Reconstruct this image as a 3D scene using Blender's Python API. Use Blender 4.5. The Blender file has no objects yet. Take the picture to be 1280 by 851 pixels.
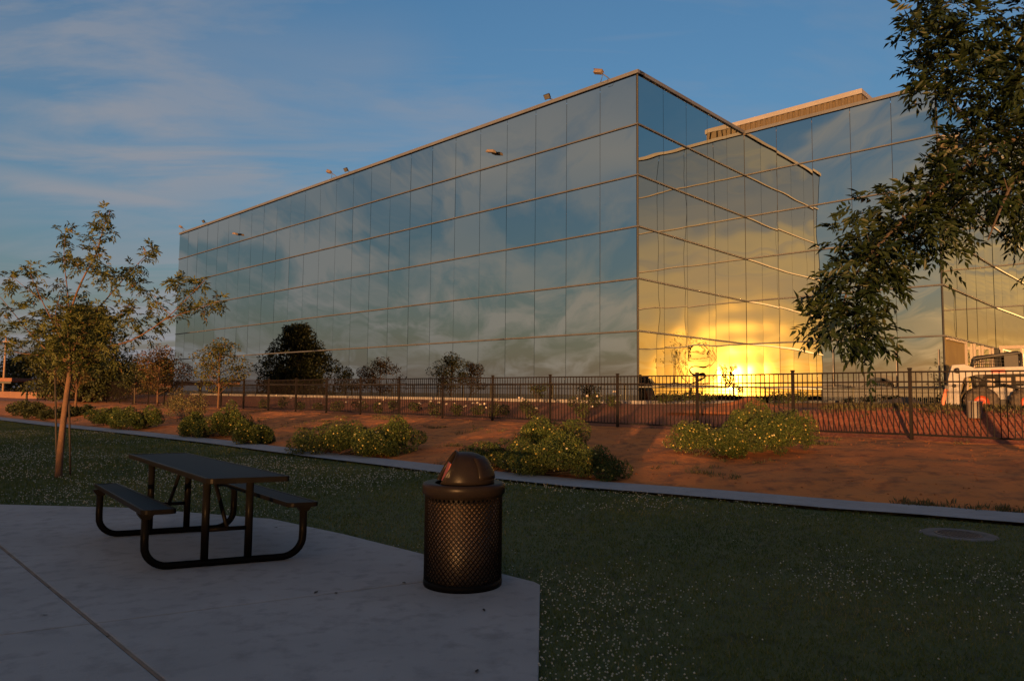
import bpy, bmesh, math, random
import numpy as np
from mathutils import Vector, Matrix
rnd = random.Random(7)
rng = np.random.default_rng(7)
S = bpy.context.scene
COL = S.collection
R = math.radians

# ------------------------------------------------------------------ camera, sky, sun, exposure
F, PIT, ROL, CH = 908.28, 0.0726, 0.0097, 1.5
cam = bpy.data.cameras.new('camera')
camo = bpy.data.objects.new('camera', cam)
COL.objects.link(camo)
cam.sensor_width = 36.0
cam.sensor_fit = 'HORIZONTAL'
cam.lens = F / 1280 * 36
cam.clip_start = 0.05
cam.clip_end = 6000
camo.matrix_world = (Matrix.Translation((0, 0, CH)) @ Matrix.Rotation(math.pi / 2 + PIT, 4, 'X')
                     @ Matrix.Rotation(ROL, 4, 'Z'))
S.camera = camo

SUN_AZ, SUN_EL = 196.73, 0.8          # azimuth clockwise from +Y
EXPOSURE = 1.82
world = bpy.data.worlds.new('World')
S.world = world
world.use_nodes = True
SUND = Vector((math.sin(R(SUN_AZ)) * math.cos(R(SUN_EL)), math.cos(R(SUN_AZ)) * math.cos(R(SUN_EL)), math.sin(R(SUN_EL))))
sun = bpy.data.lights.new('sun', 'SUN')
sun.energy = 2.8
sun.angle = R(0.53)
sun.color = (1.0, 0.47, 0.16)
suno = bpy.data.objects.new('sun', sun)
COL.objects.link(suno)
suno.rotation_euler = SUND.to_track_quat('Z', 'Y').to_euler()
S.view_settings.view_transform = 'Standard'
S.view_settings.look = 'None'
S.view_settings.exposure = EXPOSURE
S.view_settings.gamma = 1
S.view_settings.use_curve_mapping = False
S.render.engine = 'CYCLES'
cy = S.cycles
cy.caustics_reflective = False
cy.caustics_refractive = False
cy.max_bounces = 8
cy.glossy_bounces = 6
cy.diffuse_bounces = 3
cy.transparent_max_bounces = 8
cy.sample_clamp_indirect = 30
try:
    cy.use_denoising = True
    cy.denoiser = 'OPENIMAGEDENOISE'
except Exception:
    pass


def build_world():
    nt = world.node_tree
    n, l = nt.nodes, nt.links
    bg = n['Background']
    bg.inputs[1].default_value = 0.15
    sky = n.new('ShaderNodeTexSky')
    sky.sky_type = 'NISHITA'
    sky.sun_disc = False
    sky.sun_elevation = R(SUN_EL)
    sky.sun_rotation = R(SUN_AZ)
    sky.altitude = 100
    sky.air_density = 1.0
    sky.dust_density = 1.0
    sky.ozone_density = 2.8
    tc = n.new('ShaderNodeTexCoord')
    sep = n.new('ShaderNodeSeparateXYZ')
    l.new(tc.outputs['Generated'], sep.inputs[0])

    def m(op, a, b=None, c=None, clamp=False):
        q = n.new('ShaderNodeMath')
        q.operation = op
        q.use_clamp = clamp
        for i, v in enumerate((a, b, c)):
            if v is None:
                continue
            if isinstance(v, (int, float)):
                q.inputs[i].default_value = v
            else:
                l.new(v, q.inputs[i])
        return q.outputs[0]
    X, Y, Z = sep.outputs
    zz = m('MAXIMUM', Z, 0.0)
    # sunward factor 0..1
    dt = m('ADD', m('MULTIPLY', X, SUND.x), m('MULTIPLY', Y, SUND.y))
    dot3 = m('ADD', dt, m('MULTIPLY', Z, SUND.z))
    sw = m('MULTIPLY_ADD', dt, 0.5, 0.5, clamp=True)
    sw3 = m('POWER', sw, 3.5)

    def mix(fac, A, B, mode='MIX'):
        q = n.new('ShaderNodeMixRGB')
        q.blend_type = mode
        for i, v in enumerate((fac, A, B)):
            if isinstance(v, (int, float)):
                q.inputs[i].default_value = v
            elif isinstance(v, tuple):
                q.inputs[i].default_value = (*v, 1)
            else:
                l.new(v, q.inputs[i])
        return q.outputs[0]
    # horizon haze: mauve away from the sun, amber towards it
    hz = m('POWER', m('SUBTRACT', 1.0, zz, clamp=True), 5.0)
    hazecol = mix(sw3, (0.30, 0.285, 0.335), (0.95, 0.52, 0.19))
    dim = n.new('ShaderNodeVectorMath')
    dim.operation = 'SCALE'
    tint = n.new('ShaderNodeVectorMath')
    tint.operation = 'MULTIPLY'
    tint.inputs[1].default_value = (0.86, 1.04, 0.98)
    l.new(sky.outputs[0], tint.inputs[0])
    l.new(tint.outputs[0], dim.inputs[0])
    l.new(m('MULTIPLY_ADD', sw3, -0.45, 1.0), dim.inputs['Scale'])
    col = mix(m('MULTIPLY', hz, 0.85), dim.outputs[0], hazecol)
    # aureole of dusty air round the sun
    d0 = m('MAXIMUM', dot3, 0.0)
    au = m('ADD', m('MULTIPLY', m('POWER', d0, 60.0), 0.9), m('ADD', m('MULTIPLY', m('POWER', d0, 700.0), 26.0), m('MULTIPLY', m('POWER', d0, 5000.0), 200.0)))
    aur = n.new('ShaderNodeVectorMath')
    aur.operation = 'SCALE'
    aur.inputs[0].default_value = (1.0, 0.37, 0.045)
    l.new(au, aur.inputs['Scale'])
    # cirrus on a plane high above
    den = m('ADD', zz, 0.12)
    px = m('DIVIDE', X, den)
    py = m('DIVIDE', Y, den)
    comb = n.new('ShaderNodeCombineXYZ')
    l.new(px, comb.inputs[0])
    l.new(py, comb.inputs[1])
    rot = n.new('ShaderNodeMapping')
    rot.inputs['Rotation'].default_value = (0, 0, R(-32))
    rot.inputs['Scale'].default_value = (0.8, 2.2, 1)
    l.new(comb.outputs[0], rot.inputs[0])
    nz = n.new('ShaderNodeTexNoise')
    nz.inputs['Scale'].default_value = 1.25
    nz.inputs['Detail'].default_value = 7
    nz.inputs['Roughness'].default_value = 0.58
    nz.inputs['Distortion'].default_value = 0.5
    l.new(rot.outputs[0], nz.inputs['Vector'])
    nb = n.new('ShaderNodeTexNoise')
    nb.inputs['Scale'].default_value = 0.55
    nb.inputs['Detail'].default_value = 3
    l.new(comb.outputs[0], nb.inputs['Vector'])
    cl = m('MULTIPLY', m('MULTIPLY_ADD', nz.outputs[0], 6.0, -2.5, clamp=True), m('MULTIPLY_ADD', nb.outputs[0], 3.4, -0.95, clamp=True), clamp=True)
    # a veil on the left, clear deep blue to the right (east)
    veil = m('MULTIPLY_ADD', X, -1.6, 0.62, clamp=True)
    cl = m('ADD', cl, m('MULTIPLY_ADD', nb.outputs[0], 0.5, -0.2, clamp=True), clamp=True)
    cl = m('MULTIPLY', cl, m('MULTIPLY_ADD', veil, 0.75, 0.25))
    # two long ice-cloud streaks: (azimuth slope, elevation)
    az = m('ARCTAN2', X, Y)
    el = m('ARCTAN2', Z, m('SQRT', m('ADD', m('MULTIPLY', X, X), m('MULTIPLY', Y, Y))))
    wob = m('MULTIPLY_ADD', nz.outputs[0], 0.06, -0.03)
    for a0, e0, slope, wid, amp, a1, a2 in ((-0.61, 0.232, 0.0, 0.014, 1.5, -1.3, -0.33), (-0.6, 0.318, 0.03, 0.012, 0.6, -1.3, -0.42), (0.2, 0.462, 0.0, 0.004, 0.45, 0.06, 0.29), (-0.45, 0.40, 0.12, 0.05, 0.55, -0.9, -0.05), (-0.25, 0.33, 0.1, 0.04, 0.35, -0.5, 0.1)):
        line = m('MULTIPLY_ADD', m('SUBTRACT', az, a0), slope, e0)
        dd = m('DIVIDE', m('SUBTRACT', m('ADD', el, m('MULTIPLY', wob, min(1.0, wid * 40))), line), wid)
        g = m('POWER', 2.718, m('MULTIPLY', m('MULTIPLY', dd, dd), -1.0))
        w1 = m('MULTIPLY', m('MULTIPLY_ADD', m('SUBTRACT', az, a1), 9.0, 0.0, clamp=True), m('MULTIPLY_ADD', m('SUBTRACT', a2, az), 7.0, 0.0, clamp=True))
        br = m('MULTIPLY_ADD', nz.outputs[0], 1.5, -0.1, clamp=True)
        cl = m('MAXIMUM', cl, m('MULTIPLY', m('MULTIPLY', m('MULTIPLY', g, w1), br), amp))
    lowc = m('SUBTRACT', 1.0, zz)
    cloudcol = mix(sw3, (0.55, 0.56, 0.62), (1.2, 0.85, 0.48))
    cloudcol = mix(m('POWER', sw, 8.0), cloudcol, (2.6, 1.5, 0.5))
    above = m('MULTIPLY', Z, 30.0, clamp=True)
    col = mix(m('MULTIPLY', m('MULTIPLY', m('MINIMUM', cl, 1.0), 0.8), above), col, cloudcol)
    band = m('MULTIPLY', m('POWER', m('SUBTRACT', 1.0, zz, clamp=True), 16.0), m('MULTIPLY', m('POWER', sw, 14.0), 1.0))
    bnd = n.new('ShaderNodeVectorMath')
    bnd.operation = 'SCALE'
    bnd.inputs[0].default_value = (4.2, 1.40, 0.13)
    l.new(band, bnd.inputs['Scale'])
    col = mix(1.0, col, bnd.outputs[0], 'ADD')
    col = mix(1.0, col, aur.outputs[0], 'ADD')
    l.new(col, bg.inputs[0])


build_world()

# ------------------------------------------------------------------ helpers
A = Vector((0.7222, -0.6917, 0))      # along the facade, towards the right
N = Vector((0.6917, 0.7222, 0))       # away from the camera, into the facade


def W(t, c, z=0.0):
    v = A * t + N * c
    return Vector((v.x, v.y, z))


def ray(u, v):
    a = (u - 640) / F
    b = (v - 425.5) / F
    c, s = math.cos(ROL), math.sin(ROL)
    x, y = a * c + b * s, -a * s + b * c
    c, s = math.cos(PIT), math.sin(PIT)
    return Vector((x, c + y * s, s - y * c))


def G(u, v, z=0.0):
    r = ray(u, v)
    p = r * ((z - CH) / r.z)
    return Vector((p.x, p.y, z))


def AT(u, v, Y):
    r = ray(u, v)
    p = r * (Y / r.y)
    return Vector((p.x, p.y, p.z + CH))


def ONC(u, v, c):                     # pixel -> point of the vertical plane N.p = c
    r = ray(u, v)
    p = r * (c / (r.x * N.x + r.y * N.y))
    return Vector((p.x, p.y, p.z + CH))


def TC(p):
    return p.x * A.x + p.y * A.y, p.x * N.x + p.y * N.y


def tag(o, label=None, cat=None, group=None, kind=None):
    if label: o['label'] = label
    if cat: o['category'] = cat
    if group: o['group'] = group
    if kind: o['kind'] = kind
    return o


def link(name, me, mats=None, parent=None):
    o = bpy.data.objects.new(name, me)
    COL.objects.link(o)
    if mats:
        for mt in (mats if isinstance(mats, (list, tuple)) else [mats]):
            me.materials.append(mt)
    if parent is not None:
        o.parent = parent
    return o


def empty(name, loc, label, cat, group=None, rz=0.0):
    o = bpy.data.objects.new(name, None)
    o.empty_display_size = 0.2
    COL.objects.link(o)
    o.location = loc
    o.rotation_euler = (0, 0, rz)
    return tag(o, label, cat, group)


class MB:
    """collects shapes; build() links them as one mesh"""

    def __init__(s):
        s.v, s.f, s.sm = [], [], []

    def add(s, vs, fs, smooth=False):
        b = len(s.v)
        s.v.extend([tuple(q) for q in vs])
        s.f.extend([tuple(i + b for i in q) for q in fs])
        s.sm.extend([smooth] * len(fs))
        return s

    def box(s, c, d, M=None, taper=None):
        c = Vector(c)
        vs = []
        for z in (-.5, .5):
            k = taper if (taper and z > 0) else 1.0
            for x, y in ((-.5, -.5), (.5, -.5), (.5, .5), (-.5, .5)):
                q = Vector((x * d[0] * k, y * d[1] * k, z * d[2]))
                if M is not None: q = M @ q
                vs.append(c + q)
        return s.add(vs, [(3, 2, 1, 0), (4, 5, 6, 7), (0, 1, 5, 4), (1, 2, 6, 5), (2, 3, 7, 6), (3, 0, 4, 7)])

    def tube(s, pts, r, n=8, r2=None, cap=True, smooth=True):
        pts = [Vector(p) for p in pts]
        k = len(pts)
        if not isinstance(r, (list, tuple)):
            e = r if r2 is None else r2
            r = [r + (e - r) * i / max(1, k - 1) for i in range(k)]
        vs, fs = [], []
        u = None
        for i, p in enumerate(pts):
            d = (pts[min(i + 1, k - 1)] - pts[max(i - 1, 0)])
            d = d.normalized() if d.length > 1e-9 else Vector((0, 0, 1))
            if u is None:
                u = d.cross(Vector((0, 0, 1)) if abs(d.z) < .9 else Vector((1, 0, 0))).normalized()
            else:
                u = (u - d * u.dot(d))
                u = u.normalized() if u.length > 1e-6 else d.orthogonal().normalized()
            w = d.cross(u)
            for j in range(n):
                a = 2 * math.pi * j / n
                vs.append(p + (u * math.cos(a) + w * math.sin(a)) * r[i])
        for i in range(k - 1):
            for j in range(n):
                q = (j + 1) % n
                fs.append((i * n + j, i * n + q, (i + 1) * n + q, (i + 1) * n + j))
        s.add(vs, fs, smooth)
        if cap:
            b = len(s.v) - len(vs)
            s.f.append(tuple(b + j for j in reversed(range(n)))); s.sm.append(False)
            s.f.append(tuple(b + (k - 1) * n + j for j in range(n))); s.sm.append(False)
        return s

    def lathe(s, prof, n=32, c=(0, 0, 0), M=None, smooth=True, a0=0.0, a1=2 * math.pi):
        c = Vector(c)
        full = abs(a1 - a0 - 2 * math.pi) < 1e-6
        m_ = n if full else n + 1
        vs, fs = [], []
        for r, z in prof:
            for j in range(m_):
                a = a0 + (a1 - a0) * j / n
                q = Vector((r * math.cos(a), r * math.sin(a), z))
                if M is not None: q = M @ q
                vs.append(c + q)
        for i in range(len(prof) - 1):
            for j in range(n):
                q = (j + 1) % m_ if full else j + 1
                fs.append((i * m_ + j, i * m_ + q, (i + 1) * m_ + q, (i + 1) * m_ + j))
        return s.add(vs, fs, smooth)

    def prism(s, poly, z0, z1, fn=None):
        n = len(poly)
        vs = [(p[0], p[1], z0) for p in poly] + [(p[0], p[1], z1) for p in poly]
        if fn: vs = [fn(Vector(v)) for v in vs]
        fs = [tuple(reversed(range(n))), tuple(range(n, 2 * n))]
        fs += [(i, (i + 1) % n, n + (i + 1) % n, n + i) for i in range(n)]
        return s.add(vs, fs)

    def build(s, name, mats, parent=None, bevel=None, seg=2):
        me = bpy.data.meshes.new(name)
        me.from_pydata(s.v, [], s.f)
        me.polygons.foreach_set('use_smooth', s.sm)
        me.update()
        if bevel:
            bm = bmesh.new()
            bm.from_mesh(me)
            bmesh.ops.remove_doubles(bm, verts=bm.verts, dist=1e-5)
            ed = [e for e in bm.edges if len(e.link_faces) == 2 and e.calc_face_angle(0) > .5]
            bmesh.ops.bevel(bm, geom=ed, offset=bevel, segments=seg, affect='EDGES', profile=.6)
            bm.to_mesh(me)
            bm.free()
        return link(name, me, mats, parent)


def mesh_np(name, verts, faces, mats, parent=None, smooth=False, tone=None):
    """fast mesh from arrays; all faces the same size; tone = per-face random value"""
    me = bpy.data.meshes.new(name)
    verts = np.asarray(verts, np.float32)
    faces = np.asarray(faces, np.int32)
    k = faces.shape[1]
    me.vertices.add(len(verts))
    me.vertices.foreach_set('co', verts.ravel())
    me.loops.add(faces.size)
    me.loops.foreach_set('vertex_index', faces.ravel())
    me.polygons.add(len(faces))
    me.polygons.foreach_set('loop_start', np.arange(0, faces.size, k, dtype=np.int32))
    me.polygons.foreach_set('loop_total', np.full(len(faces), k, np.int32))
    if smooth:
        me.polygons.foreach_set('use_smooth', np.ones(len(faces), bool))
    if tone is not None:
        at = me.attributes.new('tone', 'FLOAT', 'FACE')
        at.data.foreach_set('value', np.asarray(tone, np.float32))
    me.update(calc_edges=True)
    me.validate()
    return link(name, me, mats, parent)


# ------------------------------------------------------------------ materials
def mat(name, base, rough=.6, metal=0.0, spec=.5, var=None, vscale=4.0, var2=None, vs2=30.0, bump=0.0, bscale=40.0, coord='Object', detail=6):
    mt = bpy.data.materials.new(name)
    mt.use_nodes = True
    nt = mt.node_tree
    n, l = nt.nodes, nt.links
    b = n['Principled BSDF']
    b.inputs['Roughness'].default_value = rough
    b.inputs['Metallic'].default_value = metal
    b.inputs['Specular IOR Level'].default_value = spec
    b.inputs['Base Color'].default_value = (*base, 1)
    tc = n.new('ShaderNodeTexCoord')
    src = None

    def noise(sc, dt=detail):
        q = n.new('ShaderNodeTexNoise')
        q.inputs['Scale'].default_value = sc
        q.inputs['Detail'].default_value = dt
        q.inputs['Roughness'].default_value = .6
        l.new(tc.outputs[coord], q.inputs['Vector'])
        return q

    def mx(fac, a, c):
        q = n.new('ShaderNodeMixRGB')
        l.new(fac, q.inputs[0])
        if isinstance(a, tuple): q.inputs[1].default_value = (*a, 1)
        else: l.new(a, q.inputs[1])
        q.inputs[2].default_value = (*c, 1)
        return q.outputs[0]

    def ramp(o, lo, hi):
        q = n.new('ShaderNodeMapRange')
        q.inputs[1].default_value = lo
        q.inputs[2].default_value = hi
        l.new(o, q.inputs[0])
        return q.outputs[0]
    c = base
    if var:
        c = mx(ramp(noise(vscale).outputs[0], .35, .68), c, var)
    if var2:
        c = mx(ramp(noise(vs2).outputs[0], .5, .72), c, var2)
    if var or var2:
        l.new(c, b.inputs['Base Color'])
    if bump:
        q = n.new('ShaderNodeBump')
        q.inputs['Strength'].default_value = bump
        q.inputs['Distance'].default_value = .02
        l.new(noise(bscale, 8).outputs[0], q.inputs['Height'])
        l.new(q.outputs[0], b.inputs['Normal'])
    return mt


def leafmat(name, c1, c2, c3=None, trans=.25, rough=.55):
    """leaf colours vary from leaf to leaf through the face attribute 'tone'"""
    mt = bpy.data.materials.new(name)
    mt.use_nodes = True
    nt = mt.node_tree
    n, l = nt.nodes, nt.links
    b = n['Principled BSDF']
    at = n.new('ShaderNodeAttribute')
    at.attribute_name = 'tone'
    r = n.new('ShaderNodeValToRGB')
    r.color_ramp.elements[0].color = (*c1, 1)
    r.color_ramp.elements[1].color = (*c2, 1)
    if c3:
        r.color_ramp.elements[1].position = .85
        e = r.color_ramp.elements.new(.97)
        e.color = (*c3, 1)
    l.new(at.outputs['Fac'], r.inputs[0])
    l.new(r.outputs[0], b.inputs['Base Color'])
    b.inputs['Roughness'].default_value = rough
    b.inputs['Specular IOR Level'].default_value = .25
    tr = n.new('ShaderNodeBsdfTranslucent')
    l.new(r.outputs[0], tr.inputs[0])
    ms = n.new('ShaderNodeMixShader')
    ms.inputs[0].default_value = trans
    l.new(b.outputs[0], ms.inputs[1])
    l.new(tr.outputs[0], ms.inputs[2])
    l.new(ms.outputs[0], n['Material Output'].inputs[0])
    return mt


M = {}
M['glass'] = mat('mirror_glass', (.54, .57, .53), rough=.0, metal=1.0)
M['alu'] = mat('aluminium_mullion', (.085, .092, .108), rough=.5, metal=.2, var=(.062, .068, .078), vscale=1.5)
M['cap'] = mat('parapet_metal', (.12, .128, .145), rough=.5, metal=.2, var=(.095, .10, .112), vscale=.7)
M['fascia'] = mat('pale_fascia', (.24, .23, .23), rough=.6, var=(.20, .19, .19), vscale=.7)
M['core'] = mat('dark_core', (.02, .022, .025), rough=.7)
M['roof'] = mat('roof_membrane', (.35, .34, .33), rough=.9, var=(.25, .25, .25))
M['corr'] = mat('corrugated_metal', (.11, .085, .05), rough=.6, metal=.2, var=(.09, .07, .045), vscale=1)
M['concrete'] = mat('concrete', (.355, .322, .306), rough=.92, var=(.285, .262, .25), vscale=.9, var2=(.235, .215, .205), vs2=7, bump=.25, bscale=130)
M['pathc'] = mat('path_concrete', (.33, .32, .32), rough=.85, var=(.27, .26, .26), vscale=1.6, var2=(.24, .23, .22), vs2=12, bump=.2, bscale=90)
M['curb'] = mat('curb_concrete', (.26, .25, .24), rough=.85, var=(.20, .19, .185), vscale=2)
M['wood'] = mat('weathered_wood', (.26, .17, .11), rough=.85, var=(.16, .10, .07), vscale=6)
M['lawn'] = mat('lawn_soil', (.060, .080, .024), rough=.95, var=(.090, .096, .032), vscale=.9, var2=(.028, .038, .018), vs2=4, bump=.6, bscale=60)
M['dirt'] = mat('orange_dirt', (.60, .19, .036), rough=.95, var=(.44, .135, .028), vscale=.8, var2=(.20, .07, .02), vs2=3.2, bump=1.0, bscale=9)
M['mulch'] = mat('red_mulch', (.22, .058, .022), rough=.95, var=(.13, .04, .018), vscale=2, var2=(.3, .14, .08), vs2=14, bump=1.0, bscale=30)
M['field'] = mat('dry_field', (.16, .12, .07), rough=.95, var=(.10, .09, .045), vscale=.05, var2=(.2, .14, .09), vs2=.4)
M['black'] = mat('black_coated_metal', (.004, .004, .0045), rough=.3, spec=.02, var=(.006, .006, .006), vscale=8)
M['fence'] = mat('black_fence_paint', (.008, .007, .007), rough=.5, spec=.15, var=(.014, .010, .009), vscale=3)
M['bark'] = mat('bark', (.12, .062, .034), rough=.9, var=(.075, .042, .026), vscale=9, bump=.7, bscale=50)
M['bark_dark'] = mat('dark_bark', (.07, .05, .038), rough=.9, var=(.045, .035, .028), vscale=9, bump=.7, bscale=50)
M['stake'] = mat('stake_wood', (.035, .025, .02), rough=.9, var=(.02, .015, .012), vscale=10)
M['tie'] = mat('rubber_tie', (.01, .01, .01), rough=.7)
M['white'] = mat('white_paint', (.23, .225, .23), rough=.5, var=(.16, .15, .145), vscale=4)
M['whiteplastic'] = mat('white_plastic', (.20, .195, .195), rough=.5, var=(.16, .15, .145), vscale=6)
M['rubber'] = mat('tyre_rubber', (.035, .032, .03), rough=.85, var=(.10, .075, .05), vscale=9)
M['rim'] = mat('red_rim_paint', (.42, .065, .025), rough=.5, var=(.3, .06, .03), vscale=8)
M['red'] = mat('red_paint', (.45, .03, .02), rough=.45)
M['orangered'] = mat('red_orange_paint', (.50, .10, .03), rough=.5)
M['lampglass'] = mat('lamp_lens', (.12, .12, .12), rough=.15, metal=.3)
M['tan'] = mat('tan_housing', (.15, .115, .085), rough=.5)
M['grate'] = mat('iron_grate', (.03, .028, .028), rough=.6, var=(.06, .045, .035), vscale=12)
M['stucco'] = mat('salmon_stucco', (.20, .10, .06), rough=.9, var=(.16, .08, .05), vscale=.4)
M['tileroof'] = mat('clay_tile_roof', (.20, .085, .05), rough=.85, var=(.15, .065, .04), vscale=1.2)
M['darkmetal'] = mat('dark_metal', (.011, .011, .011), rough=.6)
M['bin_brown'] = mat('brown_plastic', (.008, .0068, .0068), rough=.34, spec=.06, var=(.011, .0085, .0085), vscale=5, bump=.05, bscale=30)
M['bin_mesh'] = mat('brown_mesh_coating', (.004, .0035, .0033), rough=.45, spec=.05, var=(.007, .0055, .005), vscale=12)
M['liner'] = mat('bin_liner', (.095, .068, .048), rough=.42, var=(.06, .042, .03), vscale=7)
M['flap'] = mat('orange_litter', (.14, .024, .01), rough=.5)
M['rock'] = mat('dirt_clod', (.38, .125, .032), rough=.95, var=(.24, .08, .025), vscale=3, bump=.8, bscale=14)
M['frame_new'] = mat('bare_aluminium', (.27, .23, .20), rough=.5, metal=.2)
M['reflection_yellow'] = mat('yellow_reflection', (.20, .155, .06), rough=.85, var=(.16, .12, .05), vscale=1.5)  # yellow reflection of the entrance glass, put into the colour

M['ash'] = leafmat('ash_leaf', (.045, .058, .014), (.095, .105, .028), (.16, .08, .02), .3)
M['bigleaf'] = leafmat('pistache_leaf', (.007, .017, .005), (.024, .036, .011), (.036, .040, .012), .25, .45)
M['dense'] = leafmat('dark_evergreen_leaf', (.020, .030, .012), (.055, .060, .018), None, .12)
M['reddish'] = leafmat('plum_leaf', (.055, .035, .015), (.10, .075, .025), (.13, .04, .02), .25)
M['young'] = leafmat('young_leaf', (.045, .055, .018), (.10, .105, .03), (.14, .08, .02), .25)
M['lantana'] = leafmat('lantana_leaf', (.030, .056, .014), (.078, .104, .024), (.14, .14, .03), .2)
M['rosel'] = leafmat('rose_leaf', (.03, .045, .015), (.06, .075, .02), None, .15)
M['yellowf'] = leafmat('yellow_blossom', (.36, .26, .04), (.46, .38, .12), (.50, .46, .30), .2)
M['whitef'] = leafmat('white_blossom', (.70, .62, .52), (.80, .76, .70), None, .2)
M['grass'] = leafmat('grass_blade', (.052, .086, .016), (.160, .178, .044), (.26, .21, .08), .2, .6)
M['clover'] = leafmat('clover_head', (.34, .34, .28), (.58, .57, .48), None, .2)
M['weed'] = leafmat('dry_weed', (.06, .07, .025), (.14, .11, .05), None, .1)


def mesh_top_mat():
    """perforated coated steel: a fine grid of dark dots"""
    mt = mat('teal_coated_mesh', (.020, .034, .040), rough=.6, spec=.12)
    nt = mt.node_tree
    n, l = nt.nodes, nt.links
    tc = n.new('ShaderNodeTexCoord')
    v = n.new('ShaderNodeTexVoronoi')
    v.inputs['Scale'].default_value = 38
    v.inputs['Randomness'].default_value = 0.0
    l.new(tc.outputs['Object'], v.inputs['Vector'])
    mr = n.new('ShaderNodeMapRange')
    mr.inputs[1].default_value = .30
    mr.inputs[2].default_value = .42
    l.new(v.outputs['Distance'], mr.inputs[0])
    mx = n.new('ShaderNodeMixRGB')
    mx.inputs[1].default_value = (.004, .005, .006, 1)
    mx.inputs[2].default_value = (.010, .020, .025, 1)
    l.new(mr.outputs[0], mx.inputs[0])
    l.new(mx.outputs[0], n['Principled BSDF'].inputs['Base Color'])
    return mt


M['top'] = mesh_top_mat()

# ------------------------------------------------------------------ terrain in (t, c): t along the facade, c away from the camera
PT = [-400, -120, -43, -34, -27, -20, -15, -12, -9.8, -7.3, -5.6, -3.6, -2.7, -1.8, 0, 4, 40]
PF = [9.2, 9.2, 8.95, 9.15, 9.6, 9.8, 9.7, 9.75, 9.75, 10.0, 10.44, 10.8, 11.1, 11.3, 11.9, 13.5, 26.5]
PW = 0.92
FENCE_C = 17.1
CA = 24.586                            # facade plane of the long wing


def cfar(t):
    return float(np.interp(t, PT, PF))


def sm(x, a, b):
    x = min(1, max(0, (x - a) / (b - a)))
    return x * x * (3 - 2 * x)


from mathutils import noise as mnoise


def TZ(t, c):
    s = c - cfar(t)
    if s <= 0:
        return 0.0
    far = 1 - .5 * sm(-t, 58, 90)
    L = max(.6, FENCE_C - cfar(t))
    nz = mnoise.noise(Vector((t * .55, c * .55, 3.1))) * .06 + mnoise.noise(Vector((t * 1.7, c * 1.7, 7.7))) * .045 + mnoise.noise(Vector((t * 4.1, c * 4.1, 5.7))) * .016
    if c < FENCE_C:
        x = s / L
        return (.58 * (1 - (1 - x) ** 1.45) + nz * min(1, s / .8) * min(1, (FENCE_C - c) / .5 + .3)) * far
    x = (c - FENCE_C) / 5.6
    z = .58 + .56 * sm(x, 0, 1) * .6 + .56 * min(1, x) * .4 + nz * .3
    berm = sm(t, -9.5, -6) * math.exp(-((c - 18.7) / 1.0) ** 2) * .34
    back = sm(t, -12, -7) * sm(c, 17.1, 18.4) * .24 * (1 - sm(c, 19.2, 21.5))
    return (z + berm + back) * far


def strip(name, ts, cfun, nc, mt, zfun, label=None, kind='structure', smooth=True):
    vs, fs = [], []
    for t in ts:
        c0, c1 = cfun(t)
        for j in range(nc + 1):
            c = c0 + (c1 - c0) * j / nc
            p = W(t, c)
            vs.append((p.x, p.y, zfun(t, c)))
    k = nc + 1
    for i in range(len(ts) - 1):
        for j in range(nc):
            fs.append((i * k + j, (i + 1) * k + j, (i + 1) * k + j + 1, i * k + j + 1))
    o = mesh_np(name, vs, fs, mt, smooth=smooth)
    tag(o, label, None, None, kind)
    return o


ts_f = [-400, -200, -140, -110, -90, -75] + list(np.arange(-65, -30, 1.0)) + list(np.arange(-30, 4, .14)) + [5, 7, 10, 15, 25, 40]
strip('lawn', ts_f, lambda t: (-60, cfar(t) - PW), 30, M['lawn'], lambda t, c: -.0)
strip('path', ts_f, lambda t: (cfar(t) - PW, cfar(t)), 2, M['pathc'], lambda t, c: .045)
strip('dirt_bank', ts_f, lambda t: (cfar(t), FENCE_C), 48, M['dirt'], lambda t, c: TZ(t, c) if c > cfar(t) + 1e-4 else 0.0)
strip('mulch_bed', ts_f, lambda t: (FENCE_C, 23.3), 20, M['mulch'], TZ)
strip('building_site', ts_f, lambda t: (23.3, 260), 40, M['dirt'], lambda t, c: TZ(t, min(c, 23.3)))
mb = MB()
mb.add([(-3000, -3000, -.06), (3000, -3000, -.06), (3000, 3000, -.06), (-3000, 3000, -.06)], [(0, 1, 2, 3)])
tag(mb.build('ground', M['field']), kind='structure')

# ------------------------------------------------------------------ concrete pad, cut by its two joints
PADZ = .035
def P2(u, v): p = G(u, v, PADZ); return (p.x, p.y)
pad = [P2(-420, 632), P2(0, 630), P2(160, 634), P2(240, 640), P2(340, 648), P2(430, 667), P2(530, 692), P2(668, 726.5), P2(675, 730)]
br = P2(673, 851)
pad += [br, (br[0] - .08, -3.0), (-9.0, -3.0)]


def clip(poly, p, q, side):
    p, q = Vector(p), Vector(q)
    n = Vector((-(q - p).y, (q - p).x)).normalized() * side
    out = []
    for i in range(len(poly)):
        a, b = Vector(poly[i]), Vector(poly[(i + 1) % len(poly)])
        da, db = (a - p).dot(n) - .006, (b - p).dot(n) - .006
        if da >= 0: out.append(tuple(a))
        if da * db < 0: out.append(tuple(a + (b - a) * (da / (da - db))))
    return out


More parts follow.
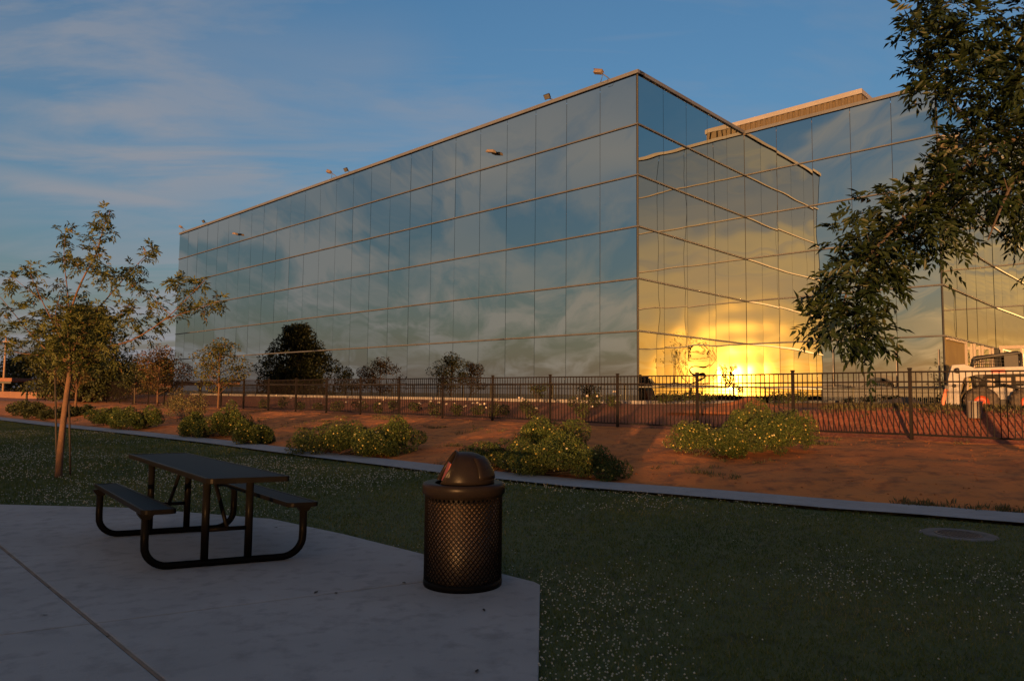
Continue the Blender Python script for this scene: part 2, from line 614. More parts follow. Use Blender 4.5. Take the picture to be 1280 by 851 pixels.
j1, j2, j3, j4 = P2(0, 682), P2(205, 851), P2(0, 793), P2(527, 727)
d12 = (Vector(j2) - Vector(j1)).normalized()
n12 = Vector((-d12.y, d12.x))
for s1 in (1, -1):
    # leave room for the wooden strip
    q1, q2 = Vector(j1) + n12 * .006 * s1, Vector(j2) + n12 * .006 * s1
    half = clip(pad, q1, q2, s1)
    for s2 in (1, -1):
        pc = clip(half, j3, j4, s2)
        if len(pc) > 2:
            m_ = MB().prism(pc, -.08, PADZ)
            o = m_.build('concrete_pad', M['concrete'], bevel=.008)
            tag(o, kind='structure')
e1, e2 = Vector(j1) - d12 * 4.0, Vector(j2) + d12 * 5
mb = MB()
npc = 9
for i in range(npc):
    a, b = e1 + (e2 - e1) * (i / npc), e1 + (e2 - e1) * ((i + 1) / npc - .0015)
    mid = (a + b) / 2
    mb.box((mid.x, mid.y, -.004), ((b - a).length, .018, .072), Matrix.Rotation(math.atan2(d12.y, d12.x), 3, 'Z'))
tag(mb.build('expansion_strip', M['wood']), 'weathered wooden expansion strip set flush in the concrete pad', 'joint strip')

# ------------------------------------------------------------------ the office building
HR, ZT = 2.13, 14.72
ZB = .6
P0 = Vector((5.067, 29.191, 0))
LA, LB, LC, LD, LE = 46.32, 9.54, 8.65, 10.2, 16.0
PI_ = P0 + N * LB
PC = PI_ + A * LC
PD = PC + N * LD
PE = PD + A * LE
PAL = P0 - A * LA
faces = [('A', P0, -A, LA, 25, -N), ('B', P0, N, LB, 5, A), ('C', PI_, A, LC, 5, -N), ('D', PC, N, LD, 5, A), ('E', PD, A, LE, 9, -N)]
bl = empty('glass_office_building', (P0.x, P0.y, 0), 'long office building clad in mirrored glass panels above the dirt bank', 'building')
binv = Matrix.Translation((-P0.x, -P0.y, 0))


def bpart(mbx, name, mt, bevel=None, kind=None):
    mbx.v = [(v[0] - P0.x, v[1] - P0.y, v[2]) for v in mbx.v]
    o = mbx.build(name, mt, bl, bevel=bevel)
    if kind: o['kind'] = kind
    return o


back = 34.0
core = [PAL, P0, PI_, PC, PD, PE, PE + N * back, PAL + N * (back + LB + LD)]
mb = MB().prism([(p.x, p.y) for p in core], ZB, ZT - .25)
bpart(mb, 'wall', M['core'])
mb = MB().prism([(p.x, p.y) for p in [q + (N * .4 if i in (0, 1) else N * .4) for i, q in enumerate(core)]], ZT - .24, ZT - .2)
bpart(mb, 'roof_deck', M['roof'])

panels = []                            # (projected area, verts grid, ...)
zr = [ZT - HR * i for i in range(7)]


def project(p):
    x, y, z = p.x, p.y, p.z - CH
    c, s = math.cos(PIT), math.sin(PIT)
    d, u = y * c + z * s, -y * s + z * c
    if d <= .1: return (9999, 9999)
    return 640 + F * x / d, 425.5 - F * u / d


def panel_grid(p, d, w, z0, z1, out, amp, k=12):
    """one slightly pillowed, slightly tilted pane"""
    g, hgt = .011, z1 - z0
    tx, tz = rnd.gauss(0, .0030), rnd.gauss(0, .0022)
    if amp > .0045: tx, tz = tx * .35, tz * .35
    b1, ph = rnd.uniform(.2, 1.0) * amp * rnd.choice((1, 1, -1)), rnd.uniform(0, 6)
    vs, fs = [], []
    for j in range(k + 1):
        for i in range(k + 1):
            fx, fz = i / k, j / k
            x = g + (w - 2 * g) * fx
            z = z0 + .02 + (hgt - .075) * fz
            o_ = .055 + (fx - .5) * w * tx + (fz - .5) * hgt * tz
            o_ += b1 * (math.sin(math.pi * fx) * math.sin(math.pi * fz) + .25 * math.sin(2 * math.pi * fz + ph) * math.sin(math.pi * fx))
            o_ += abs(amp) * .15 * math.sin(4 * math.pi * fz + ph) * (.6 + .4 * math.sin(2.2 * fx + ph))
            q = p + d * x + out * o_
            vs.append((q.x, q.y, z))
    n = k + 1
    flip = d.cross(Vector((0, 0, 1))).dot(out) < 0
    for j in range(k):
        for i in range(k):
            f = (j * n + i, j * n + i + 1, (j + 1) * n + i + 1, (j + 1) * n + i)
            fs.append(tuple(reversed(f)) if flip else f)
    return vs, fs


for nm, st, d, ln, npn, out in faces:
    w = ln / npn
    off = .06 if nm in ('C', 'E') else 0.0
    amp = {'A': .0022, 'B': .0048, 'C': .0055, 'D': .003, 'E': .003}[nm]
    for i in range(npn):
        for r_ in range(6):
            if nm == 'D' and r_ == 5:
                continue
            if nm == 'E' and r_ == 5 and i < 3:
                continue
            x0 = i * w + (off if i == 0 else 0)
            x1 = (i + 1) * w - (.06 if (nm in ('B', 'D') and i == npn - 1) else 0)
            p = st + d * x0
            q = st + d * (i + 1) * w
            pts = [project(Vector((a.x, a.y, z))) for a, z in ((p, zr[r_]), (q, zr[r_]), (q, zr[r_ + 1]), (p, zr[r_ + 1]))]
            pts = [(min(1280, max(0, a)), min(851, max(0, b))) for a, b in pts]
            ar = abs(sum(pts[k][0] * pts[(k + 1) % 4][1] - pts[(k + 1) % 4][0] * pts[k][1] for k in range(4))) / 2
            panels.append((ar, panel_grid(p, d, x1 - x0, zr[r_ + 1], zr[r_], out, amp * (1.7 if nm in 'BC' and r_ > 3 else 1))))
panels.sort(key=lambda a: -a[0])
for ar, (vs, fs) in panels[:99]:
    bpart(MB().add(vs, fs, True), 'window_pane', M['glass'])
mb = MB()
for ar, (vs, fs) in panels[99:]:
    mb.add(vs, fs, True)
bpart(mb, 'window_pane', M['glass'], kind='stuff')


def along(mbx, st, d, out, x0, x1, o0, o1, z0, z1):
    """box running along a facade"""
    p = [st + d * x0 + out * o0, st + d * x1 + out * o0, st + d * x1 + out * o1, st + d * x0 + out * o1]
    if d.cross(out).z < 0: p.reverse()
    mbx.prism([(q.x, q.y) for q in p], z0, z1)


for nm, st, d, ln, npn, out in faces:
    conv_end = {'A': (.11, 0), 'B': (0, -.115), 'C': (.115, .11), 'D': (0, -.115), 'E': (.115, 0)}[nm]
    for r_ in range(1, 7):
        if nm in ('D',) and r_ == 6: continue
        mb = MB()
        along(mb, st, d, out, -conv_end[0] * (1 if nm == 'A' else -1), ln + conv_end[1], .02, .11, zr[r_] - .04, zr[r_] + .02)
        bpart(mb, 'mullion', M['alu'])
    mb = MB()
    along(mb, st, d, out, -.14 if nm == 'A' else (.145 if nm in 'CE' else 0), ln + (.14 if nm == 'C' else (-.145 if nm in 'BD' else 0)), -.35, .14, ZT - .02, ZT + .13)
    bpart(mb, 'parapet_coping', M['cap'])
    mb = MB()
    along(mb, st, d, out, .01, ln - .07, .02, .052, ZB, zr[6] - .06)
    if nm not in 'D':
        bpart(mb, 'base_panel', M['glass'])
# corner posts
for p in (P0 + A * .03 - N * .03, PC + A * .03 - N * .03):
    mb = MB().prism([(p.x - .03, p.y - .03), (p.x + .03, p.y - .03), (p.x + .03, p.y + .03), (p.x - .03, p.y + .03)], ZB, ZT - .03)
    bpart(mb, 'corner_trim', M['core'])
# mechanical screens on the roof
def screen(t0, t1, c0, c1, z0, z1):
    mb = MB()
    def ribs(p, q, out):
        L = (q - p).length
        dd = (q - p) / L
        n = int(L / .30)
        for i in range(n):
            a = p + dd * (L * i / n)
            b = p + dd * (L * (i + .55) / n)
            along(mb, a, dd, out, 0, (b - a).length, 0, .07, z0, z1)
    w4 = [W(t0, c0), W(t1, c0), W(t1, c1), W(t0, c1)]
    mb.prism([(p.x, p.y) for p in w4], z0, z1)
    ribs(w4[0], w4[1], -N)
    ribs(w4[1], w4[2], A)
    bpart(mb, 'roof_screen', M['corr'])
    mb = MB()
    e = .12
    mb.prism([(p.x, p.y) for p in [W(t0 - e, c0 - e), W(t1 + e, c0 - e), W(t1 + e, c1 + e), W(t0 - e, c1 + e)]], z1, z1 + .26)
    bpart(mb, 'screen_fascia', M['fascia'], bevel=.02)
pr = ONC(1075, 112, 38.2)
tpr, _ = TC(pr)
screen(-40, tpr, 38.2, 52, ZT - .2, pr.z - .26)
screen(-5.5, 20, 48.5, 60, ZT - .2, pr.z - .26)
# unfinished entrance under the second step: bare frames, a panel coloured as the yellow glass reflection and a slot of dark glass
def ent():
    base, out, d, st = 1.0, A, N, PC
    zt = zr[5] - .06
    mb = MB()
    along(mb, st, d, out, .12, 3.4, .015, .05, ZB, zt)
    bpart(mb, 'reflection_panel', M['reflection_yellow'])
    mb = MB()
    along(mb, st, d, out, 3.4, LD - .1, .012, .045, ZB, zt)
    bpart(mb, 'door_glass', M['glass'])
    for x0 in (3.4, 5.05, 6.7, 9.0):
        mb = MB(); along(mb, st, d, out, x0, x0 + .09, .055, .15, ZB, zt); bpart(mb, 'door_frame', M['frame_new'])
    for z, x0, x1 in ((2.55, 3.49, 5.05), (3.2, 5.14, 6.7), (2.55, 6.79, 9.0), (zt - .1, .2, 3.4)):
        mb = MB(); along(mb, st, d, out, x0, x1, .055, .13, z, z + .09); bpart(mb, 'frame_rail', M['frame_new'])
    st, d, out = PD, A, -N
    w = LE / 9
    mb = MB(); along(mb, st, d, out, .2, 3 * w, .012, .045, ZB, zt); bpart(mb, 'door_glass', M['glass'])
    for x0 in (.25, 1.1, 1.9, 2.6, 3.7, 4.5, 5.2):
        mb = MB(); along(mb, st, d, out, x0, x0 + .09, .055, .15, ZB, zt); bpart(mb, 'door_frame', M['frame_new'])
    for z in (2.6, 3.3):
        for x0, x1 in ((.34, 1.1), (1.99, 2.6), (2.69, 3.7)):
            mb = MB(); along(mb, st, d, out, x0, x1, .055, .13, z, z + .09); bpart(mb, 'frame_rail', M['frame_new'])
    mb = MB(); along(mb, st, d, out, .2, 3 * w, .05, .16, zt, zt + .16); bpart(mb, 'door_frame', M['frame_new'])
ent()
# thin pale fins standing off the glass beside the joints of the second step
for u in (1041, 1120, 1173):
    p = ONC(u, 440, CA + LB - .13)
    mb = MB().tube([W(*TC(p), zr[6]), W(*TC(p), p.z + .12)], .022, 8)
    bpart(mb, 'glazing_fin', M['curb'])

# pale kerb along the foot of the glass
mb = MB()
along(mb, P0, -A, -N, -.9, LA, .5, .75, .7, TZ(-20, 23.3) + .14)
along(mb, P0, N, A, -.75, LB - .9, .5, .75, .7, TZ(-20, 23.3) + .14)
tag(mb.build('kerb', M['curb'], bevel=.01), kind='structure')

# roof fittings
def on_parapet(u, c=CA - .1):
    p = ONC(u, 300, c)
    return W(TC(p)[0], c, ZT + .13)


KF = .62                               # size of the roof fittings


def floodlight(u, lab):
    p = on_parapet(u)
    o = empty('floodlight', p, lab, 'floodlight', 'floodlights on the roof edge')
    o.scale = (KF, KF, KF)
    Rz = Matrix.Rotation(math.atan2(A.y, A.x), 3, 'Z')
    mb = MB().tube([Rz @ Vector((.35, .3, 0)), Rz @ Vector((.25, .1, .06)), Rz @ Vector((0, -.1, .16))], .035, 6)
    mb.build('bracket', M['alu'], o)
    T = Rz @ Matrix.Rotation(R(-55), 3, 'X')
    mb = MB().box(Rz @ Vector((0, -.25, .26)), (.56, .40, .16), T, taper=.8)
    h = mb.build('lamp_head', M['darkmetal'], o, bevel=.02)
    MB().box(Rz @ Vector((0, -.25, .26)) + T @ Vector((0, 0, -.085)), (.48, .32, .012), T).build('lens', M['lampglass'], h)


floodlight(686, 'dark roof edge floodlight nearest the sharp corner of the glass building')
floodlight(433, 'dark roof edge floodlight midway along the long glass wall')
floodlight(256, 'dark roof edge floodlight at the far left end of the glass wall')


def seccam(u, lab):
    p = on_parapet(u)
    o = empty('security_camera', p, lab, 'security camera', 'cameras on the roof edge')
    o.scale = (.75, .75, .75)
    Rz = Matrix.Rotation(math.atan2(A.y, A.x), 3, 'Z')
    MB().tube([Rz @ Vector(q) for q in ((.35, .25, 0), (.15, .05, .25), (-.02, -.15, .42))], .028, 6).tube([Rz @ Vector(q) for q in ((-.35, .1, 0), (-.02, -.1, .36))], .02, 6).tube([Rz @ Vector(q) for q in ((.3, -.1, .02), (.42, -.24, -.1), (.3, -.28, -.22), (0, -.27, -.2))], .012, 5).build('bracket', M['alu'], o)
    T = Rz @ Matrix.Rotation(R(20), 3, 'Y') @ Matrix.Rotation(R(-25), 3, 'X')
    h = MB().box(Rz @ Vector((-.2, -.28, .52)), (.56, .22, .22), T).build('camera_housing', M['tan'], o, bevel=.03)
    MB().box(Rz @ Vector((-.24, -.28, .52)) + T @ Vector((0, 0, .125)), (.66, .28, .015), T).build('sun_hood', M['tan'], h)


seccam(755, 'tan security camera on bracket beside the sharp roof corner')
seccam(414, 'tan security camera on the roof edge midway along the long wall')
seccam(229, 'small security camera at the far left roof corner')


def wall_light(u, v, lab):
    p = ONC(u, v, CA - .1)
    o = empty('wall_light', p, lab, 'wall light', 'small lights on the top row of glass')
    Rz = Matrix.Rotation(math.atan2(A.y, A.x), 3, 'Z')
    MB().box((0, 0, 0), (.16, .12, .12), Rz).build('mount', M['darkmetal'], o)
    MB().box(Rz @ Vector((.02, -.2, .02)), (.55, .26, .14), Rz @ Matrix.Rotation(R(14), 3, 'Y'), taper=.75).build('lamp_head', M['tan'], o, bevel=.025)


wall_light(617, 191, 'small tan light on the top row of glass, nearer the sharp corner')
wall_light(297, 293, 'small tan light on the top row of glass, far left')

# ------------------------------------------------------------------ iron fence
def make_fence():
    o = empty('iron_fence', W(-20, FENCE_C, .5), 'long black iron picket fence along the top of the dirt bank', 'fence')
    base = Vector(o.location)
    sp = 2.53
    t = -4.6 + sp * 3
    ang = math.atan2(A.y, A.x)
    Rz = Matrix.Rotation(ang, 3, 'Z')
    prev = None
    while t > -75:
        z = TZ(t, FENCE_C)
        p = W(t, FENCE_C, z) - base
        mb = MB().box(p + Vector((0, 0, .70)), (.062, .062, 1.56), Rz).box(p + Vector((0, 0, 1.50)), (.078, .078, .035), Rz)
        mb.build('post', M['fence'], o)
        if prev is not None:
            q, tq = prev
            mb = MB()
            L = (q - p).length
            d = (q - p) / L
            Rt = Matrix.Rotation(ang, 3, 'Z') @ Matrix.Rotation(-math.asin(d.z), 3, 'Y')
            for h in (.10, 1.22, 1.43):
                mb.box((p + q) / 2 + Vector((0, 0, h)), (L - .064, .034, .034), Rt)
            n = 22
            for i in range(1, n):
                c = p + (q - p) * (i / n)
                mb.box(c + Vector((0, 0, .765)), (.017, .017, 1.36), Rz)
            mb.build('picket_panel', M['fence'], o)
        prev = (p, t)
        t -= sp


make_fence()

# ------------------------------------------------------------------ picnic table
def make_table():
    zt, zs = .775, .51
    tm, cm = -6.80, 2.94
    o = empty('picnic_table', W(tm, cm, PADZ), 'dark coated metal picnic table with two attached benches on the concrete pad', 'picnic table', rz=math.atan2(A.y, A.x) - R(6))
    LT, WT, LS = 2.80, .61, 2.12

    def plank(name, x, y, z, lx, ly, th):
        mb = MB()
        r, k = .055, 5
        poly = []
        for cx, cy, a0 in ((lx / 2 - r, ly / 2 - r, 0), (-lx / 2 + r, ly / 2 - r, 90), (-lx / 2 + r, -ly / 2 + r, 90), (lx / 2 - r, -ly / 2 + r, 270)):
            for i in range(k + 1):
                a = R(a0 + 90 * i / k)
                poly.append((cx + r * math.cos(a), cy + r * math.sin(a)))
        inn = [(p[0] * (1 - .05 / lx), p[1] * (1 - .05 / ly)) for p in poly]
        MB().prism([(x + p[0] * (1 - .048 / lx), y + p[1] * (1 - .048 / ly)) for p in poly], z - .012, z - .003)
        t_ = MB().prism([(x + p[0], y + p[1]) for p in inn], z - .016, z - .004).build(name, M['top'], o)
        n = len(poly)
        vs, fs = [], []
        for (pp, zz) in ((inn, z), (poly, z), (poly, z - th), (inn, z - th)):
            vs += [(x + p[0], y + p[1], zz) for p in pp]
        for rg in range(4):
            for i in range(n):
                fs.append((rg * n + i, ((rg + 1) % 4) * n + i, ((rg + 1) % 4) * n + (i + 1) % n, rg * n + (i + 1) % n))
        rim = MB().add(vs, fs, False).build('rim', M['black'], t_, bevel=.006)
        return t_
    plank('tabletop', -.17, 0, zt, LT, WT, .045)
    for s in (-1, 1):
        plank('seat', -.15, s * .54, zs, LS, .25, .04)
    for x in (-.98, .74):
        rad, rb = .030, .17
        pts = []
        W_ = .60
        pts.append((x, -W_, zs - .045))
        pts.append((x, -W_, .03 + rb + .03))
        for i in range(1, 8):
            a = R(180 + 90 * i / 8)
            pts.append((x, -W_ + rb + rb * math.cos(a), .03 + rb + rb * math.sin(a)))
        pts.append((x, -W_ + rb, .03))
        half = list(pts)
        full = half + [(p[0], -p[1], p[2]) for p in reversed(half)]
        MB().tube(full, rad, 12).build('leg_frame', M['black'], o)
        for s in (-1, 1):
            MB().tube([(x, s * .165, .055), (x, s * .165, zt - .02)], rad, 12).build('post', M['black'], o)
            mb = MB()
            mb.prism([(x - .028, s * .45), (x + .028, s * .45), (x + .028, s * .66), (x - .028, s * .66)], zs - .05, zs - .034)
            mb.add([(x - .03, s * .54, zs - .05), (x - .03, s * .66, zs - .05), (x - .03, s * .63, zs - .095), (x - .03, s * .57, zs - .095),
                    (x + .03, s * .54, zs - .05), (x + .03, s * .66, zs - .05), (x + .03, s * .63, zs - .095), (x + .03, s * .57, zs - .095)],
                   [(0, 1, 2, 3), (4, 7, 6, 5), (0, 4, 5, 1), (1, 5, 6, 2), (2, 6, 7, 3), (3, 7, 4, 0)])
            mb.build('seat_bracket', M['black'], o)
        MB().tube([(x, -.15, .30), (x, .15, .30)], .018, 8).build('crossbar', M['black'], o)
        MB().tube([(x, 0, .30), (x - math.copysign(.42, x), 0, zt - .04)], .017, 8).build('brace', M['black'], o)
        MB().prism([(x - .025, -.26), (x + .025, -.26), (x + .025, .26), (x - .025, .26)], zt - .045, zt - .018).build('top_bracket', M['black'], o)
    for ch in [c for c in bpy.data.objects if c.parent == o or (c.parent and c.parent.parent == o)]:
        for v in ch.data.vertices:      # the frames have racked a little out of square
            v.co.x += v.co.y * .29


make_table()

# ------------------------------------------------------------------ litter bin
def make_bin():
    fb = G(578, 742, PADZ)
    ctr = fb + Vector((fb.x, fb.y, 0)).normalized() * .30
    o = empty('litter_bin', ctr, 'round brown expanded metal litter bin with a dome lid at the pad corner', 'litter bin')
    rb, hb = .298, .725
    # expanded metal: diamond lattice of flat strands
    n, rows = 50, 30
    mb = MB()
    dz = (hb - .09) / rows
    def node(i, j):
        a = 2 * math.pi * (i + .5 * (j % 2)) / n
        return Vector((rb * math.cos(a), rb * math.sin(a), .05 + dz * j)), a
    for j in range(rows):
        for i in range(n):
            p, a = node(i, j)
            for s in (0, 1):
                k = i + s if j % 2 else i - 1 + s
                q, b = node(k, j + 1)
                r0, r1 = Vector((math.cos(a), math.sin(a), 0)), Vector((math.cos(b), math.sin(b), 0))
                d = (q - p).normalized()
                w0 = r0.cross(d).normalized() * .0032
                vs = [p - w0 + r0 * .003, p + w0 + r0 * .003, q + w0 + r1 * .003, q - w0 + r1 * .003, p - w0 - r0 * .003, p + w0 - r0 * .003, q + w0 - r1 * .003, q - w0 - r1 * .003]
                mb.add(vs, [(0, 1, 2, 3), (7, 6, 5, 4), (0, 3, 7, 4), (1, 5, 6, 2)])
    mb.build('basket', M['bin_mesh'], o)
    for z0, z1, rr in ((.0, .05, rb + .004), (hb - .05, hb, rb + .004)):
        MB().lathe([(rr - .012, z0), (rr, z0), (rr + .003, (z0 + z1) / 2), (rr, z1), (rr - .012, z1), (rr - .012, z0)], 64).build('hoop', M['bin_mesh'], o)
    MB().lathe([(0, .03), (.262, .03), (.272, .06), (.276, hb - .085), (.266, hb - .085), (.262, .06), (0, .05)], 56).build('liner', M['liner'], o)
    # lid ring
    mb = MB().lathe([(.225, hb + .045), (.29, hb + .052), (.314, hb + .045), (.322, hb + .03), (.320, hb - .03), (.308, hb - .03), (.304, hb + .02), (.225, hb + .03), (.225, hb + .045)], 64)
    mb.build('lid', M['bin_brown'], o)
    # dome with a slanted mouth on the left side
    zb = hb + .048
    prof = []
    for i in range(15):
        a = R(90 * i / 14)
        prof.append((.236 * math.cos(a) ** .8, .235 * math.sin(a)))
    prof[-1] = (0.001, .235)
    me = bpy.data.meshes.new('dome')
    d = MB().lathe(prof, 48)
    me.from_pydata(d.v, [], d.f)
    bm = bmesh.new()
    bm.from_mesh(me)
    bmesh.ops.remove_doubles(bm, verts=bm.verts, dist=.002)
    view = Vector((-ctr.x, -ctr.y, 0)).normalized()
    left = Vector((view.y, -view.x, 0))
    if left.x > 0: left = -left
    left = (left * .97 + view * .12).normalized()
    pn = (left * .86 + Vector((0, 0, .50))).normalized()
    bmesh.ops.bisect_plane(bm, geom=bm.verts[:] + bm.edges[:] + bm.faces[:], plane_co=left * .125 + Vector((0, 0, .10)), plane_no=pn, clear_outer=True)
    ed = [e for e in bm.edges if e.is_boundary and (e.verts[0].co.z > .004 or e.verts[1].co.z > .004)]
    # rolled lip round the mouth
    ret = bmesh.ops.extrude_edge_only(bm, edges=ed)
    nv = [g for g in ret['geom'] if isinstance(g, bmesh.types.BMVert)]
    for v in nv: v.co += pn * .012 + (v.co - Vector((0, 0, .08))).normalized() * .008
    bmesh.ops.recalc_face_normals(bm, faces=bm.faces[:])
    for f in bm.faces: f.smooth = True
    bm.to_mesh(me)
    bm.free()
    do = link('dome', me, M['bin_brown'], o)
    do.location = (0, 0, zb)
    md = do.modifiers.new('wall', 'SOLIDIFY')
    md.thickness = .008
    # litter in the mouth modelled as a leaning flap, and the closed flap on the far side as a raised panel
    right = -left
    side = Vector((0, 0, 1)).cross(left)
    c = left * .15 + Vector((0, 0, zb + .055))
    T = Matrix((side, Vector((0, 0, 1)).cross(side), Vector((0, 0, 1)))).transposed()
    mb = MB()
    up = (Vector((0, 0, 1)) - left * .35).normalized()
    mb.add([c - side * .10 - up * .055, c + side * .10 - up * .055, c + side * .075 + up * .10, c - side * .075 + up * .10,
            c - side * .10 - up * .055 - left * .01, c + side * .10 - up * .055 - left * .01, c + side * .075 + up * .10 - left * .01, c - side * .075 + up * .10 - left * .01],
           [(0, 1, 2, 3), (7, 6, 5, 4), (0, 4, 5, 1), (1, 5, 6, 2), (2, 6, 7, 3), (3, 7, 4, 0)])
    tag(mb.build('litter_flap', M['flap'], o, bevel=.003), 'orange litter in the open mouth, shaped as a flap')
    a_c = math.atan2(right.y + view.y * .55, right.x + view.x * .55)
    vs, fs = [], []
    k = 8
    for j in range(k + 1):
        for i in range(k + 1):
            a = a_c + R(-38 + 76 * i / k)
            e = R(8 + 50 * j / k)
            rr = .236 * math.cos(e) ** .8 + .009
            vs.append((rr * math.cos(a), rr * math.sin(a), zb + .235 * math.sin(e) + .004))
    for j in range(k):
        for i in range(k):
            fs.append((j * (k + 1) + i, j * (k + 1) + i + 1, (j + 1) * (k + 1) + i + 1, (j + 1) * (k + 1) + i))
    fd = MB().add(vs, fs, True).build('flap_panel', M['bin_brown'], o)
    md = fd.modifiers.new('wall', 'SOLIDIFY')
    md.thickness = .012
    md.offset = -1


make_bin()

# ------------------------------------------------------------------ storm drain in the lawn
p = G(1198, 668, 0)
o = empty('storm_drain', p, 'round iron storm drain grate in a concrete collar on the lawn', 'drain')
MB().lathe([(.235, -.02), (.235, .004), (.24, .008), (.37, .008), (.385, .002), (.39, -.05)], 40).build('collar', mat('stained_concrete', (.13, .125, .12), .9, var=(.08, .08, .075), vscale=6), o)
mb = MB().lathe([(.234, -.02), (.234, .01), (.205, .012), (.205, -.02)], 40)
for i in range(-4, 5):
    y = i * .046
    L = 2 * math.sqrt(max(.001, .21 ** 2 - y * y))
    mb.box((y, 0, -.002), (.022, L, .02))
mb.box((0, 0, -.004), (.40, .02, .014))
mb.build('grate', M['grate'], o)
MB().lathe([(0, -.019), (.23, -.019)], 32).build('pit', M['darkmetal'], o)


# ------------------------------------------------------------------ vegetation
def leaf_arrays(base, dirs, ups, L, wd):
    """rhombic leaves folded on the midrib; base/dirs/ups (n,3), L/wd (n,)"""
    side = np.cross(dirs, ups)
    side /= np.linalg.norm(side, axis=1, keepdims=True) + 1e-9
    nrm = np.cross(side, dirs)
    n = len(base)
    v = np.zeros((n, 4, 3))
    v[:, 0] = base
    mid = base + dirs * (L * .42)[:, None] + nrm * (wd * .25)[:, None]
    v[:, 1] = mid + side * (wd * .5)[:, None]
    v[:, 3] = mid - side * (wd * .5)[:, None]
    v[:, 2] = base + dirs * L[:, None] - nrm * (L * .12)[:, None]
    i = np.arange(n)[:, None] * 4
    f = np.concatenate([i + np.array([[0, 1, 2]]), i + np.array([[0, 2, 3]])], 1).reshape(-1, 3)
    return v.reshape(-1, 3), f


def unit(a):
    return a / (np.linalg.norm(a, axis=-1, keepdims=True) + 1e-9)


def scatter_leaves(pts, size, aspect=.42, droop=.3, outward=None, g=rng):
    """single leaves at the given points"""
    n = len(pts)
    d = unit(g.normal(size=(n, 3)))
    if outward is not None:
        d = unit(d * .8 + outward * .8)
    d[:, 2] -= droop
    d = unit(d)
    up = unit(g.normal(size=(n, 3)) * .6 + np.array([0, 0, 1]))
    L = size * g.uniform(.65, 1.3, n)
    return leaf_arrays(pts, d, up, L, L * aspect)


def pinnate(origins, axes, length, pairs, leaf, g=rng, aspect=.34):
    """compound leaves: leaflets in pairs along a drooping rachis"""
    n = len(origins)
    axes = unit(axes)
    up = unit(g.normal(size=(n, 3)) * .35 + np.array([0, 0, 1]))
    side = unit(np.cross(axes, up))
    up = np.cross(side, axes)
    B, D, U, LL = [], [], [], []
    ln = length * g.uniform(.7, 1.25, n)
    for k in range(pairs):
        f = .25 + .75 * (k + 1) / (pairs + .5)
        pos = origins + axes * (ln * f)[:, None] - np.array([0, 0, 1]) * (ln * .30 * f * f)[:, None]
        for s in (-1, 1):
            d = unit(axes * .62 + side * s * .8 - np.array([0, 0, .30]) + g.normal(size=(n, 3)) * .16)
            B.append(pos); D.append(d); U.append(up + g.normal(size=(n, 3)) * .25)
            LL.append(leaf * g.uniform(.75, 1.2, n) * (1 - .12 * abs(k - pairs * .45)))
    pos = origins + axes * ln[:, None] - np.array([0, 0, 1]) * (ln * .30)[:, None]
    B.append(pos); D.append(unit(axes - np.array([0, 0, .55]) + g.normal(size=(n, 3)) * .12)); U.append(up); LL.append(leaf * g.uniform(.8, 1.2, n))
    B, D, U, LL = np.concatenate(B), np.concatenate(D), np.concatenate(U), np.concatenate(LL)
    LL = np.maximum(LL, leaf * .4)
    v, f = leaf_arrays(B, D, unit(U), LL, LL * aspect)
    tone = np.tile(g.uniform(0, 1, n), pairs * 2 + 1)
    tone = np.clip(tone * .75 + g.uniform(0, .25, len(tone)), 0, 1)
    return v, f, np.repeat(tone, 2)


def grow(limbs, clusters, twig_r=.008, seg=.12, sag=.06, g=rnd):
    """join every leaf cluster to the nearest wood; returns wood MB and cluster growth directions"""
    mb = MB()
    nodes, rad = [], []
    for pts, r0, r1 in limbs:
        # smooth the polyline
        pts = [Vector(p) for p in pts]
        q = []
        for i in range(len(pts) - 1):
            p0, p1, p2, p3 = pts[max(0, i - 1)], pts[i], pts[i + 1], pts[min(len(pts) - 1, i + 2)]
            k = max(2, int((p2 - p1).length / seg))
            for s in range(k):
                t = s / k
                q.append(.5 * ((2 * p1) + (p2 - p0) * t + (2 * p0 - 5 * p1 + 4 * p2 - p3) * t * t + (3 * p1 - p0 - 3 * p2 + p3) * t ** 3))
        q.append(pts[-1])
        n = len(q)
        rr = [r0 + (r1 - r0) * (i / (n - 1)) ** .8 for i in range(n)]
        mb.tube(q, rr, 9 if r0 > .03 else 6)
        for i, p in enumerate(q):
            if i > n * .22 or r0 < .04:
                nodes.append(p); rad.append(rr[i])
    NA = np.array([tuple(p) for p in nodes])
    dirs = []
    C = np.array(clusters)
    dist = np.array([np.min(np.linalg.norm(NA - c, axis=1)) for c in C])
    order = np.argsort(dist)
    D = np.zeros_like(C)
    R_ = list(rad)
    for i in order:
        dd = np.linalg.norm(NA - C[i], axis=1)
        k = int(np.argmin(dd + .15 * np.maximum(0, NA[:, 2] - C[i][2])))
        p, q = Vector(NA[k]), Vector(C[i])
        L = (q - p).length
        m_ = (p + q) / 2 + Vector((g.gauss(0, .08) * L, g.gauss(0, .08) * L, -sag * L))
        pts = [p, p * .45 + m_ * .4 + q * .15, m_ * .5 + q * .4 + p * .1, q]
        r = min(R_[k] * .8, twig_r * (1 + L * .6))
        mb.tube(pts, r, 5, r2=r * .4, cap=False)
        dv = (q - pts[2])
        D[i] = tuple(dv.normalized() if dv.length > 1e-6 else Vector((0, 0, 1)))
        new = np.array([tuple(pts[2]), tuple(q)])
        NA = np.vstack([NA, new])
        R_ += [r * .7, r * .5]
    return mb, C, D


